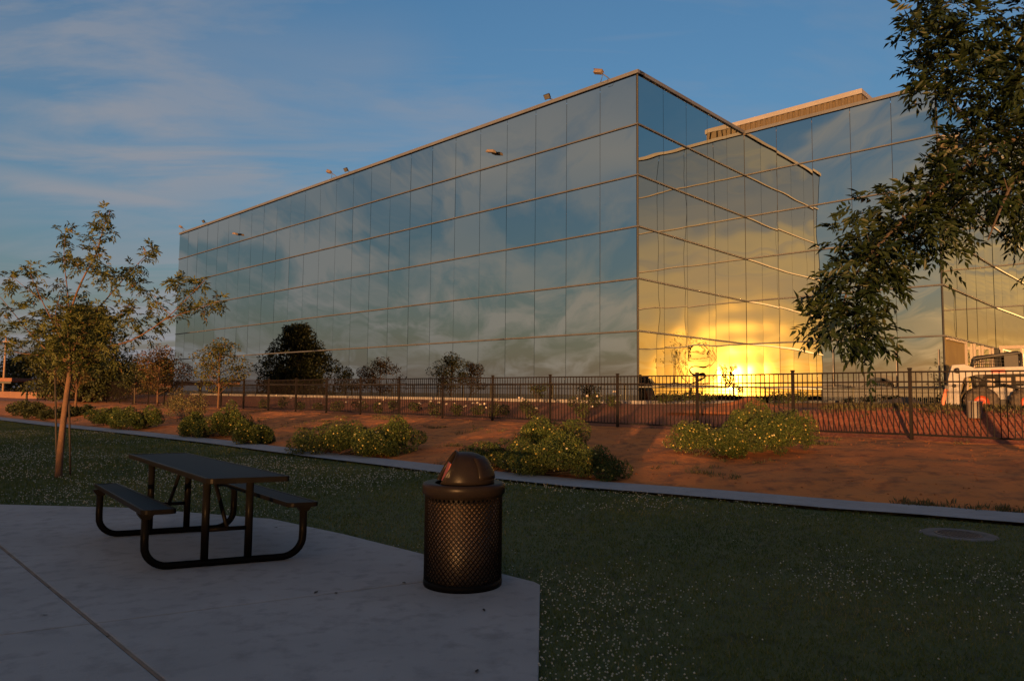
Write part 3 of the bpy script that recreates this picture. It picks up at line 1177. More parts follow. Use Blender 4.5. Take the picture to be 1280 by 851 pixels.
def tree(name, label, cat, base, limbs, clusters, mt, bark, per, rach, pairs, leaf, twig_r=.008, group=None, aspect=.34, spread=.9):
    o = empty(name, base, label, cat, group)
    b = Vector(base)
    wood, C, D = grow(limbs, clusters, twig_r)
    wood.v = [(v[0] - b.x, v[1] - b.y, v[2] - b.z) for v in wood.v]
    wood.build('trunk', bark, o)
    n = len(C)
    org = np.repeat(C, per, 0)
    ax = unit(np.repeat(D, per, 0) * .55 + rng.normal(size=(n * per, 3)) * spread * .7 + np.array([0, 0, .1]))
    back = rng.uniform(0, 1, (n * per, 1))
    org = org - np.repeat(D, per, 0) * back * rach * 1.1
    v, f, tone = pinnate(org, ax, rach, pairs, leaf, aspect=aspect)
    mesh_np('crown', v - np.array(tuple(b)), f, mt, o, tone=tone)
    return o


# --- the young staked tree on the lawn, left
def left_tree():
    base = G(73, 597, 0)
    Y0 = base.y
    def q(u, v, dy=0.0): return AT(u, v, Y0 + dy)
    limbs = [
        ([base - Vector((0, 0, .05)), q(75, 570), q(79, 530), q(84, 490), q(88, 465)], .062, .042),
        ([q(88, 467), q(86, 430, -.1), q(90, 385, -.2), q(103, 350, -.2), q(120, 318, -.15), q(128, 290), q(138, 263, .1)], 0.0297, 0.0048),
        ([q(87, 450), q(105, 410, .3), q(128, 380, .5), q(158, 345, .6), q(180, 322, .6), q(191, 310, .6)], 0.0211, 0.0040),
        ([q(89, 455), q(130, 435, -.3), q(165, 425, -.5), q(205, 400, -.7), q(235, 372, -.8), q(258, 348, -.8)], 0.0211, 0.0040),
        ([q(205, 400, -.7), q(240, 388, -.75), q(276, 376, -.8)], 0.0079, 0.0032),
        ([q(87, 445), q(70, 410, -.4), q(52, 375, -.6), q(38, 343, -.7)], 0.0198, 0.0040),
        ([q(88, 405, -.2), q(84, 360, 0), q(80, 325, .1), q(82, 287, .1)], 0.0132, 0.0032),
        ([q(87, 455), q(50, 430, .4), q(20, 395, .6), q(-5, 365, .7)], 0.0172, 0.0040),
        ([q(52, 375, -.6), q(30, 358, -.7), q(14, 345, -.7)], 0.0066, 0.0032),
        ([q(87, 450), q(60, 445, .2), q(20, 440, .5), q(-8, 425, .5)], 0.0132, 0.0032),
        ([q(89, 440), q(95, 410, 1.0), q(120, 400, 1.5), q(150, 395, 1.8)], 0.0132, 0.0032),
        ([q(89, 430), q(70, 400, -.9), q(75, 370, -1.4)], 0.0132, 0.0032)]
    px = [(137, 265, 8), (130, 273, 6), (122, 280, 8), (135, 290, 8), (120, 297, 9), (113, 305, 8), (82, 288, 9), (78, 300, 7), (72, 316, 7), (90, 318, 10), (100, 325, 9), (118, 325, 9), (130, 320, 9), (92, 332, 8), (42, 337, 8), (46, 350, 9), (38, 358, 8), (14, 345, 7), (18, 355, 6), (30, 375, 9),
          (190, 308, 9), (186, 318, 6), (160, 332, 8), (172, 338, 8), (150, 345, 9), (165, 350, 9), (178, 356, 8), (118, 340, 9), (120, 352, 8), (137, 340, 6), (140, 360, 9), (185, 362, 8), (208, 362, 8), (226, 355, 8), (212, 350, 6), (255, 348, 9), (246, 358, 8), (232, 366, 8), (274, 376, 7), (262, 380, 6), (250, 385, 7), (236, 384, 8), (220, 392, 9),
          (205, 402, 9), (190, 410, 9), (175, 400, 9), (160, 392, 9), (150, 400, 9), (140, 385, 9), (155, 415, 9), (175, 425, 9), (190, 392, 7), (200, 385, 7), (140, 425, 9), (128, 412, 9), (70, 360, 9), (55, 372, 9), (60, 388, 10), (80, 380, 9), (100, 372, 9), (110, 392, 10), (92, 395, 10), (75, 402, 10), (45, 395, 9), (25, 392, 9), (8, 385, 9), (0, 400, 9), (10, 412, 8), (-5, 420, 9), (18, 430, 9), (5, 440, 8), (45, 425, 9),
          (100, 415, 11), (85, 425, 12), (115, 430, 11), (65, 425, 11), (95, 440, 11), (75, 440, 10), (120, 445, 9), (60, 410, 10), (105, 400, 10), (130, 400, 10), (160, 375, 8), (125, 375, 9), (50, 440, 9), (90, 455, 9), (110, 455, 8), (140, 450, 7), (70, 455, 8)]
    cl = []
    for u, v, s in px:
        for k in range(3):
            dy = rnd.gauss(0, .5)
            cl.append(tuple(q(u + rnd.gauss(0, s * .55), v + rnd.gauss(0, s * .55), dy)))
    for k in range(95):                # dense heart of the crown
        a = rnd.uniform(0, 2 * math.pi)
        r = math.sqrt(rnd.random())
        cl.append(tuple(q(95 + 55 * r * math.cos(a), 420 + 45 * r * math.sin(a), rnd.gauss(0, .7))))
    tree('young_tree', 'slender young tree with a bare leaning trunk on the lawn by the picnic table', 'tree', base, limbs, cl, M['ash'], M['bark'], 5, .15, 3, .082, .005, aspect=.36)
    for du, lab in ((-6, 'thin dark stake on the left of the slender leaning tree trunk'), (11, 'thin dark stake on the right of the slender leaning tree trunk')):
        b = G(73 + du, 598 - abs(du) * .25, 0) + Vector((0, .1, 0))
        tp = AT(75 + du, 472, b.y)
        st = empty('tree_stake', b, lab, 'tree stake', 'stakes by the young tree')
        MB().tube([(0, 0, -.1), tp - b], .016, 7).build('pole', M['stake'], st)
        th = AT(80, 500, b.y - .1) - b
        MB().tube([Vector((0, 0, th.z)), th], .012, 5).build('tie', M['tie'], st)


left_tree()


# --- the drooping tree at the right, trunk outside the frame
def right_tree():
    tb = Vector((7.0, 5.2, 0))
    rng2 = random.Random(11)
    def q(u, v, y): return AT(u, v, y)
    lim = [
        ([tb - Vector((0, 0, .1)), tb + Vector((-.05, .05, 1.2)), tb + Vector((-.15, .05, 2.4))], .13, .09),
        ([tb + Vector((-.12, .05, 2.2)), q(1390, 130, 5.0), q(1290, 165, 4.8), q(1215, 205, 4.7), q(1150, 255, 4.6), q(1095, 310, 4.5), q(1060, 360, 4.4), q(1050, 405, 4.4)], .055, .005),
        ([tb + Vector((-.15, .05, 2.4)), q(1370, 60, 5.2), q(1270, 60, 5.2), q(1200, 70, 5.1), q(1145, 85, 5.0)], .05, .005),
        ([tb + Vector((-.15, .05, 2.4)), q(1420, -150, 5.5), q(1300, -220, 5.6), q(1200, -200, 5.7)], .055, .008),
        ([q(1290, 185, 4.8), q(1260, 240, 4.5), q(1235, 300, 4.3)], .018, .004),
        ([tb + Vector((-.12, .05, 2.1)), tb + Vector((.8, .9, 3.2)), tb + Vector((1.4, 1.6, 4.4))], .06, .01),
        ([tb + Vector((-.12, .05, 2.3)), tb + Vector((.7, -.9, 3.4)), tb + Vector((1.0, -1.6, 4.3))], .06, .01)]
    poly = [(1150, -10), (1128, 40), (1140, 62), (1148, 100), (1150, 135), (1180, 150), (1178, 185), (1150, 200), (1142, 225), (1105, 232), (1068, 252), (1070, 275), (1050, 290), (1048, 320), (1020, 350), (1006, 352), (1005, 400), (1035, 425), (1065, 425), (1090, 445), (1106, 440), (1105, 400), (1125, 350), (1145, 322), (1180, 325), (1205, 305), (1212, 278), (1250, 285), (1275, 330), (1310, 345), (1320, 300), (1320, -10)]
    def inside(u, v):
        c = False
        for i in range(len(poly)):
            a, b = poly[i], poly[i - 1]
            if (a[1] > v) != (b[1] > v) and u < (b[0] - a[0]) * (v - a[1]) / (b[1] - a[1]) + a[0]: c = not c
        return c
    def gap(p):                        # opening cleared in the crown so the sun reaches the glass reflection
        return math.hypot(p.x - 2.98 - .3 * (p.y - 4.6), p.z - 2.38) < .42
    cl = []
    while len(cl) < 330:
        u, v = rng2.uniform(1000, 1320), rng2.uniform(-10, 446)
        if inside(u, v) and not (1195 < u < 1225 and 160 < v < 172):
            yc = 4.4 + (u - 1000) / 400 * .6
            pp = q(u, v, rng2.gauss(yc, .28))
            if u > 1208 and gap(pp): continue
            cl.append(tuple(pp))
    for k in range(260):               # the rest of the crown, above and beyond the frame
        d = Vector((rng2.gauss(0, 1), rng2.gauss(0, 1), rng2.gauss(0, 1))).normalized() * (rng2.random() ** .4)
        p = tb + Vector((.2 + d.x * 2.3, .3 + d.y * 2.4, 4.9 + d.z * 1.8))
        if p.x < 6.3 and p.z < 4.9: continue
        u, v = project(p)
        if (p.y > .3 and u < 1290 and -20 < v < 870) or gap(p): continue
        cl.append(tuple(p))
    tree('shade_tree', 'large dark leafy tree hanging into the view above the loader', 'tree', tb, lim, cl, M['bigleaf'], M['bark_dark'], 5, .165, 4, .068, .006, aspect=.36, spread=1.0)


right_tree()


def lobe_points(lobes, n, g=rng, shell=.55):
    """points in the upper half of ellipsoid lobes [(x,y,z,rx,ry,rz)], weighted to the outside"""
    vol = np.array([l[3] * l[4] * l[5] for l in lobes]) ** .67
    k = g.choice(len(lobes), n, p=vol / vol.sum())
    d = unit(g.normal(size=(n, 3)))
    r = g.uniform(0, 1, n) ** (1 / 3)
    r = np.where(g.uniform(0, 1, n) < shell, g.uniform(.82, 1.03, n), r)
    Lb = np.array(lobes)[k]
    return Lb[:, :3] + d * r[:, None] * Lb[:, 3:6], d


def bushy_tree(name, label, base, h, w, zc0, mt, n, leaf, lobes_n, seed, trunk_r=.12, group=None, aspect=.5, bark='bark_dark', lean=0.0, conic=.5, gap=.75):
    """trunk, limbs and a crown of leaf clumps with gaps between the lobes"""
    g = random.Random(seed)
    gn = np.random.default_rng(seed)
    o = empty(name, base, label, 'tree', group)
    lob = []
    for i in range(lobes_n):
        f = (i + g.random()) / lobes_n
        z = zc0 + (h - zc0) * (.08 + .84 * f)
        rad = w / 2 * ((1 - f) * conic * 2 + (1 - conic) * math.sin(math.pi * (.15 + .8 * f)))
        rad = min(rad, w / 2)
        a = g.uniform(0, 2 * math.pi)
        rr = rad * g.uniform(.25, .85)
        s = w * g.uniform(.11, .21) * gap
        lob.append((rr * math.cos(a) + lean * z, rr * math.sin(a), z, s * g.uniform(.9, 1.4), s * g.uniform(.9, 1.4), s * g.uniform(.55, .85)))
    top = Vector((lean * h, 0, h * .93))
    mb = MB().tube([(0, 0, -.1), (g.gauss(0, .03), g.gauss(0, .03), h * .3), (lean * h * .6, 0, h * .6), top], [trunk_r, trunk_r * .8, trunk_r * .5, trunk_r * .12], 9)
    for l_ in lob:
        z0 = max(zc0 * .75, l_[2] - .25 * h * g.uniform(.5, 1))
        mb.tube([(lean * z0, 0, z0), (l_[0] * .5, l_[1] * .5, (z0 + l_[2]) / 2 - .02 * h), l_[:3]], trunk_r * .3, 5, r2=trunk_r * .06, cap=False)
    mb.build('trunk', M[bark], o)
    p, d = lobe_points(lob, n, gn)
    v, f = scatter_leaves(p, leaf, aspect, .25, d, gn)
    tone = np.repeat(gn.uniform(0, 1, n), 2)
    mesh_np('crown', v, f, mt, o, tone=tone)
    return o


# dense tree mirrored in the glass, then the small ones along the bank
dt = W(-57.5, 16.2)
bushy_tree('evergreen_tree', 'big dense dark tree behind the slender tree at the far end of the bank', Vector((dt.x, dt.y, TZ(-57.5, 16.2))), 7.0, 7.4, .1, M['dense'], 25000, .22, 130, 3, .22, conic=1.0, gap=.60)
b2 = W(-44.7, 16.6, TZ(-44.7, 16.6) - .05)
bushy_tree('small_tree', 'reddish young tree at the path edge left of the glass building end', b2, 3.6, 3.6, 1.0, M['reddish'], 2900, .14, 34, 5, .06, group='young trees on the bank', bark='bark', conic=.3)
b3 = W(-36.7, 16.6, TZ(-36.7, 16.6) - .05)
bushy_tree('small_tree', 'green young tree on the bank before the far end of the glass', b3, 3.6, 3.3, 1.0, M['young'], 2900, .13, 34, 9, .06, group='young trees on the bank', bark='bark', conic=.15)
b4 = G(93, 523, .05)
bushy_tree('small_tree', 'young tree with a pale thin trunk just behind the slender leaning tree', b4, 3.9, 3.0, 1.7, M['reddish'], 2600, .12, 28, 12, .07, group='young trees on the bank', bark='bark')
for k, (t, c, h, sd) in enumerate(((-49.0, 16.8, 2.9, 23),)):
    p = W(t, c, TZ(t, c) - .05)
    lab = 'spindly sapling by the fence between the reddish tree and the big dense tree'
    bushy_tree('sapling', lab, p, h, 2.3, .9, M['dense'], 1300, .15, 20, sd, .05, gap=.8, conic=.4)

# far trees beyond the site, left
for k, (u, Y, h, w, lab) in enumerate(((30, 120, 7, 11, 'distant dark tree clump at the left edge behind the carport'), (-60, 110, 8, 10, 'distant broad tree past the left edge of the view'), (150, 130, 6.0, 12, 'distant low tree behind the long carport roof'), (205, 125, 6.5, 8, 'distant tree beside the far end of the glass building'))):
    p = AT(u, 486, Y)
    bushy_tree('distant_tree', lab, Vector((p.x, p.y, .2)), h, w, .6, M['dense'], 5000, .5, 40, 40 + k, .25, group='distant trees on the left')


# --- flowering shrubs on the bank
def shrub(name, label, lobes_px, n, leaf, nf, mt=None, group='flowering shrubs on the dirt bank', flower=None, fsize=.021):
    """lobes_px: (u, v_base, width_px, height_px, dc) in photo pixels, stood on the bank"""
    lob = []
    for u, v, wp, hp in lobes_px:
        # march the view ray to the terrain
        r = ray(u, v)
        k = 4.0
        while k < 90:
            p = r * k
            t, c = TC(p)
            if p.z + CH <= TZ(t, c): break
            k += .04
        p = r * k
        t, c = TC(p)
        sc = p.y / F
        rx, rz = wp * sc / 2, hp * sc
        q = Vector((p.x, p.y, TZ(t, c)))
        q += Vector((p.x, p.y, 0)).normalized() * rx * .55
        t, c = TC(q)
        z0 = TZ(t, c) - .05
        lob.append((q.x, q.y, z0, rx, rx * .85, max(.12, (AT(u, v - hp, q.y).z - z0) if hp else rz)))
    b = Vector((lob[0][0], lob[0][1], lob[0][2]))
    o = empty(name, b, label, 'shrub', group)
    # break each lobe into lumpy sub-lobes
    sub = []
    for x, y, z, rx, ry, rz in lob:
        for k in range(14):
            a = rnd.uniform(0, 2 * math.pi)
            e = rnd.random()
            rr = e ** .5 * .82
            hh = math.sqrt(max(.02, 1 - rr * rr)) * rz
            s = rx * rnd.uniform(.20, .36)
            sub.append((x + rr * rx * math.cos(a) - b.x, y + rr * ry * math.sin(a) - b.y, max(.06, hh * rnd.uniform(.45, .82)) + z - b.z, s, s, max(.09, hh * rnd.uniform(.25, .45))))
    p, d = lobe_points(sub, n, rng, .6)
    p[:, 2] = np.abs(p[:, 2])
    v, f = scatter_leaves(p, leaf, .55, .1, d)
    mesh_np('foliage', v, f, mt or M['lantana'], o, tone=np.repeat(rng.uniform(0, 1, n), 2))
    mb = MB()
    for s in sub:
        mb.tube([(s[0] * .25, s[1] * .25, -.05), (s[0] * .7, s[1] * .7, s[2] * .5), s[:3]], .012, 4, r2=.004, cap=False)
    mb.build('stems', M['bark_dark'], o)
    if nf:
        p, d = lobe_points(sub, nf, rng, 1.0)
        p = p + d * .03
        p[:, 2] = np.abs(p[:, 2])
        vs, fs, tn = [], [], []
        for i in range(len(p)):
            # a small domed flower head of five petals
            w_ = Vector(d[i]) + Vector((0, -.25, .35)); w_.normalize()
            u_ = w_.orthogonal().normalized(); q_ = w_.cross(u_)
            b0 = len(vs); vs.append(Vector(p[i]) + w_ * fsize * .45)
            for k in range(6):
                a = k * math.pi / 3
                vs.append(Vector(p[i]) + (u_ * math.cos(a) + q_ * math.sin(a)) * fsize * rnd.uniform(.75, 1.1))
            tv = rnd.random()
            for k in range(6):
                fs.append((b0, b0 + 1 + k, b0 + 1 + (k + 1) % 6)); tn.append(tv)
        mesh_np('blossoms', [tuple(q) for q in vs], fs, flower or M['yellowf'], o, tone=tn)
    return o


shrub('lantana_shrub', 'broad yellow flowering shrub on the bank left of the litter bin', [(392, 570, 95, 34), (450, 574, 115, 44), (498, 567, 78, 44), (425, 562, 90, 34), (475, 573, 70, 30)], 36100, .041, 300)
shrub('lantana_shrub', 'large peaked yellow flowering shrub on the bank just right of the litter bin', [(612, 590, 110, 38), (700, 600, 125, 56), (692, 578, 110, 60), (752, 603, 80, 42), (662, 596, 95, 42)], 49400, .036, 380)
shrub('lantana_shrub', 'tallest pale flowering shrub on the bank under the sun reflection', [(866, 568, 66, 46), (905, 575, 80, 44), (945, 577, 95, 60), (992, 568, 74, 58), (948, 562, 90, 66)], 45600, .032, 600, fsize=.018)
shrub('lantana_shrub', 'rounded green shrub by the path directly left of the broad yellow one', [(314, 557, 56, 30), (326, 557, 36, 24)], 12350, .046, 90)
shrub('lantana_shrub', 'two humped flowering shrub below the green young tree', [(248, 548, 62, 30), (286, 546, 56, 38), (266, 549, 52, 28)], 18050, .050, 270)
shrub('lantana_shrub', 'green shrub on the path edge below the reddish young tree', [(164, 538, 66, 26), (185, 537, 44, 28)], 12350, .056, 60)
shrub('lantana_shrub', 'small leftmost shrub by the path, behind the slender tree', [(128, 532, 44, 22), (143, 531, 28, 20)], 8740, .059, 45)
shrub('ground_cover_shrub', 'low dark green shrub at the path edge in the far left corner', [(48, 523, 44, 18), (66, 524, 30, 13)], 3600, .10, 0, mt=M['dense'], group='dark shrubs at the far left')
shrub('ground_cover_shrub', 'dark spreading shrub under the big dense tree behind the slender trunk', [(28, 519, 40, 16), (84, 521, 34, 14), (105, 519, 30, 12)], 4200, .11, 0, mt=M['dense'], group='dark shrubs at the far left')
shrub('brush_shrub', 'dull twiggy brown green shrub between the reddish and green young trees', [(236, 530, 56, 40), (222, 522, 40, 34)], 3600, .06, 0, mt=M['weed'], group=None)

# --- roses on the mulch
def roses():
    spots = []
    ordw = 'first second third fourth fifth sixth seventh eighth ninth tenth eleventh twelfth thirteenth fourteenth fifteenth sixteenth seventeenth eighteenth nineteenth twentieth'.split()
    px = [(332, 512), (352, 510), (375, 514), (398, 513), (425, 517), (447, 512), (476, 519), (492, 513), (520, 514), (540, 521), (574, 520), (596, 519), (612, 523), (632, 519), (655, 517), (664, 524), (717, 512), (733, 524), (742, 510), (768, 510)]
    for k, (u, v) in enumerate(px):
        r = ray(u, v)
        kk = 8.0
        while kk < 90:
            p = r * kk; t, c = TC(p)
            if c > FENCE_C + .3 and p.z + CH <= TZ(t, c): break
            kk += .04
        p = r * kk; t, c = TC(p)
        if c > 23: c = 22.8
        b = W(t, c, TZ(t, c))
        o = empty('rose_bush', b, ordw[k] + ' of the low white rose bushes on the mulch, counted from the left', 'rose bush', 'white roses on the mulch bed')
        n = 260
        h = rnd.uniform(.35, .55)
        pp, d = lobe_points([(rnd.gauss(0, .1), rnd.gauss(0, .1), h * .6, .2, .2, h * .4), (rnd.gauss(0, .14), rnd.gauss(0, .14), h * .5, .18, .18, h * .4)], n, rng, .4)
        vv, ff = scatter_leaves(pp, .075, .6, .1, d)
        mesh_np('foliage', vv, ff, M['rosel'], o, tone=np.repeat(rng.uniform(0, 1, n), 2))
        mb = MB()
        for q in range(5):
            mb.tube([(0, 0, -.03), (rnd.gauss(0, .08), rnd.gauss(0, .08), h * .5), (rnd.gauss(0, .15), rnd.gauss(0, .15), h)], .007, 4, cap=False)
        mb.build('stems', M['bark_dark'], o)
        vs, fs = [], []
        for q in range(rnd.randint(1, 3)):
            cc = Vector((rnd.gauss(0, .2), rnd.gauss(-.05, .15), h * rnd.uniform(.7, 1.25)))
            s = rnd.uniform(.055, .085)
            for la in range(3):
                m = 5
                for i in range(m):
                    a = 2 * math.pi * i / m + la
                    tilt = .25 + la * .45
                    dirn = Vector((math.cos(a) * math.cos(tilt), math.sin(a) * math.cos(tilt), math.sin(tilt)))
                    sd = Vector((-math.sin(a), math.cos(a), 0))
                    b0 = len(vs)
                    vs += [cc, cc + dirn * s * .7 + sd * s * .5, cc + dirn * s * 1.1, cc + dirn * s * .7 - sd * s * .5]
                    fs += [(b0, b0 + 1, b0 + 2), (b0, b0 + 2, b0 + 3)]
        mesh_np('blossoms', [tuple(q) for q in vs], fs, M['whitef'], o, tone=np.repeat(rng.uniform(0, 1, len(fs) // 2), 2))


roses()

# --- bare mounds behind the fence
def mound(name, lab, u, v, c, rx, h, mt, seed, peak=.35, cat='dirt pile'):
    p = ONC(u, v, c)
    t, _ = TC(p)
    b = W(t, c, TZ(t, min(c, 23.3)) - .05)
    k = 26
    vs, fs = [], []
    for j in range(k + 1):
        for i in range(k + 1):
            x, y = (i / k * 2 - 1), (j / k * 2 - 1)
            r = math.hypot(x, y)
            z = h * max(0, 1 - r) ** 1.15 * (.85 + .5 * mnoise.noise(Vector((x * 2.3, y * 2.3, seed)))) + h * .22 * mnoise.noise(Vector((x * 6, y * 6, seed + 9))) * max(0, 1 - r) + h * peak * math.exp(-((x - .12) ** 2 + (y + .1) ** 2) * 40)
            d = A * (x * rx) + N * (y * rx * .7)
            vs.append((d.x, d.y, z if r < 1 else -.06))
    for j in range(k):
        for i in range(k):
            fs.append((j * (k + 1) + i, j * (k + 1) + i + 1, (j + 1) * (k + 1) + i + 1, (j + 1) * (k + 1) + i))
    o = mesh_np(name, vs, fs, mt, smooth=True)
    o.location = b
    tag(o, lab, cat)


mound('dirt_pile', 'peaked heap of orange dirt before the sun reflection in the glass', 932, 500, 21.5, 2.1, .42, M['rock'], 3.3)
mound('soil_pile', 'low heap of dark soil beside the right glass wall, left of the loader', 1128, 502, 24.5, 1.9, .36, mat('dark_soil', (.05, .04, .032), .95, var=(.03, .026, .022), bump=.8, bscale=12), 8.1)

# low plants before the inner corner and weeds on the berm
for k, (u, v, c, lab) in enumerate(((835, 498, 23.0, 'small scraggly plant before the glowing glass, left of the dirt heap'), (873, 497, 23.0, 'small scraggly plant right before the glowing glass, nearest the dirt heap'), (985, 498, 24.0, 'small leafy plant right of the orange dirt heap'), (672, 500, 22.8, 'dark upright small shrub at the foot of the long glass wall'))):
    p = ONC(u, v, c)
    t, _ = TC(p)
    b = W(t, c, TZ(t, min(c, 23.3)) - .02)
    o = empty('small_plant', b, lab, 'plant', 'small plants at the foot of the glass')
    n = 420
    h = (.42, .45, .5, .8)[k]
    pp, d = lobe_points([(rnd.gauss(0, .3), rnd.gauss(0, .2), h * rnd.uniform(.45, .9), .22, .2, .13) for q in range(7)], n, rng, .4)
    vv, ff = scatter_leaves(pp, .09, .5, 0, d)
    mesh_np('foliage', vv, ff, M['rosel'], o, tone=np.repeat(rng.uniform(0, 1, n), 2))
    mb = MB()
    for q in range(9):
        x, y = rnd.gauss(0, .22), rnd.gauss(0, .15)
        mb.tube([(0, 0, -.02), (x * .6, y * .6, h * .5), (x, y, h)], .008, 4, cap=False)
    mb.build('stems', M['bark_dark'], o)


# weeds and dry tufts scattered over the bank: uncountable
def tufts():
    B = []
    for k in range(900):
        t = rnd.uniform(-45, 2)
        c = rnd.uniform(cfar(t) + .1, FENCE_C)
        if mnoise.noise(Vector((t * .35, c * .35, 1.7))) < .18: continue
        B.append((t, c))
    for k in range(700):               # green weeds along the berm
        t = rnd.uniform(-7, 2)
        B.append((t, rnd.gauss(18.6, .25)))
    for k in range(70):                # dark scrappy growth at the path edge, lower right
        t = rnd.uniform(-3.2, -1.2)
        B.append((t, cfar(t) + abs(rnd.gauss(.12, .1))))
    for k in range(16):                # a few dense dark tufts
        t = rnd.uniform(-26, -2)
        c = rnd.uniform(cfar(t) + .6, FENCE_C - .5)
        for q in range(12):
            B.append((t + rnd.gauss(0, .22), c + rnd.gauss(0, .07)))
    pts, up = [], []
    for t, c in B:
        p = W(t, c, TZ(t, c))
        for q in range(14):
            pts.append((p.x + rnd.gauss(0, .05), p.y + rnd.gauss(0, .05), p.z))
    pts = np.array(pts)
    d = unit(rng.normal(size=pts.shape) * .5 + np.array([0, 0, 1.0]))
    L = rng.uniform(.03, .11, len(pts))
    v, f = leaf_arrays(pts, d, unit(rng.normal(size=pts.shape)), L, L * .16)
    tag(mesh_np('weeds', v, f, M['weed'], tone=np.repeat(rng.uniform(0, 1, len(pts)), 2)), 'sparse dry weeds scattered over the bare dirt bank', 'weeds', kind='stuff')


tufts()


# clods and pebbles on the bank
def clods():
    vs, fs = [], []
    for k in range(2600):
        t = rnd.uniform(-40, 3)
        c = rnd.uniform(cfar(t) + .05, FENCE_C + (1.5 if rnd.random() < .3 else 0))
        s = rnd.uniform(.006, .024) * (1.6 if rnd.random() < .06 else 1)
        p = W(t, c, TZ(t, c) + s * .2)
        b0 = len(vs)
        q = [Vector((rnd.uniform(.6, 1.2), 0, 0)), Vector((-rnd.uniform(.6, 1.2), 0, 0)), Vector((0, rnd.uniform(.6, 1.2), 0)), Vector((0, -rnd.uniform(.6, 1.2), 0)), Vector((0, 0, rnd.uniform(.4, .9))), Vector((0, 0, -.6))]
        Rm = Matrix.Rotation(rnd.uniform(0, 6), 3, 'Z')
        vs += [p + (Rm @ a) * s for a in q]
        fs += [(b0 + a, b0 + b, b0 + c_) for a, b, c_ in ((0, 2, 4), (2, 1, 4), (1, 3, 4), (3, 0, 4), (2, 0, 5), (1, 2, 5), (3, 1, 5), (0, 3, 5))]
    tag(mesh_np('dirt_clods', [tuple(v) for v in vs], fs, M['rock']), 'small clods of orange dirt over the bank', 'dirt clods', kind='stuff')


clods()


# ------------------------------------------------------------------ grass and clover on the lawn
def in_poly(x, y, poly):
    c = np.zeros(len(x), bool)
    for i in range(len(poly)):
        a, b = poly[i], poly[i - 1]
        cond = ((a[1] > y) != (b[1] > y))
        with np.errstate(divide='ignore', invalid='ignore'):
            xx = (b[0] - a[0]) * (y - a[1]) / (b[1] - a[1]) + a[0]
        c ^= cond & (x < xx)
    return c


padx = [(p[0], p[1]) for p in pad]
PTa, PFa = np.array(PT, float), np.array(PF, float)


def lawn_pts(n, ymin, ymax, pw):
    y = (ymin ** pw + rng.uniform(0, 1, n) * (ymax ** pw - ymin ** pw)) ** (1 / pw)
    x = rng.uniform(-.80, .80, n) * y
    t, c = x * A.x + y * A.y, x * N.x + y * N.y
    ok = (c < np.interp(t, PTa, PFa) - PW - .01) & ~in_poly(x, y, padx)
    dr = G(1198, 668, 0)
    ok &= np.hypot(x - dr.x, y - dr.y) > .37
    return x[ok], y[ok]


def vnoise(x, y, sc, seed):
    return np.array([mnoise.noise(Vector((a * sc, b * sc, seed))) for a, b in zip(x, y)])


def grass():
    x, y = lawn_pts(420000, 3.4, 36, .55)
    n = len(x)
    k = vnoise(x, y, .45, 2.2)
    k2 = vnoise(x, y, 1.7, 5.2)
    d = unit(rng.normal(size=(n, 3)) * .55 + np.array([0, 0, 1.0]))
    L = rng.uniform(.022, .048, n) * (1 + .35 * k2) * np.clip(y / 9, .9, 1.25)
    wd = .0045 * np.clip(y / 5, .9, 5.0)
    base = np.stack([x, y, np.full(n, -.003)], 1)
    v, f = leaf_arrays(base, d, unit(rng.normal(size=(n, 3))), L, wd)
    tone = np.clip(.42 + .62 * k + .25 * k2 + rng.normal(size=n) * .22, 0, 1)
    tag(mesh_np('grass', v, f, M['grass'], tone=np.repeat(tone, 2)), 'mown lawn grass round the concrete pad', 'grass', kind='stuff')


grass()


def clover():
    x, y = lawn_pts(60000, 3.6, 26, .8)
    k = vnoise(x, y, .33, 8.4) + .5 * vnoise(x, y, .9, 4.4)
    u = rng.uniform(0, 1, len(x))
    keep = u < np.clip(.14 + 1.6 * k, .012, .9)
    x, y = x[keep], y[keep]
    n = len(x)
    h = rng.uniform(.035, .065, n)
    r = rng.uniform(.0058, .0098, n) * np.clip(y / 9, .85, 1.5)
    octv = np.array([[1, 0, 0], [0, 1, 0], [-1, 0, 0], [0, -1, 0], [.0, 0, 1.0], [0, 0, -.7]])
    ang = rng.uniform(0, 3, n)
    V = np.zeros((n, 6, 3))
    cs, sn = np.cos(ang), np.sin(ang)
    for i in range(6):
        ox, oy, oz = octv[i]
        V[:, i, 0] = x + (ox * cs - oy * sn) * r
        V[:, i, 1] = y + (ox * sn + oy * cs) * r
        V[:, i, 2] = h + oz * r
    ff = np.array([(0, 1, 4), (1, 2, 4), (2, 3, 4), (3, 0, 4), (1, 0, 5), (2, 1, 5), (3, 2, 5), (0, 3, 5)])
    f = (np.arange(n)[:, None, None] * 6 + ff[None]).reshape(-1, 3)
    tag(mesh_np('clover_flowers', V.reshape(-1, 3), f, M['clover'], tone=np.repeat(rng.uniform(0, 1, n), 8)), 'tiny pale clover flowers scattered through the lawn', 'clover', kind='stuff')


clover()


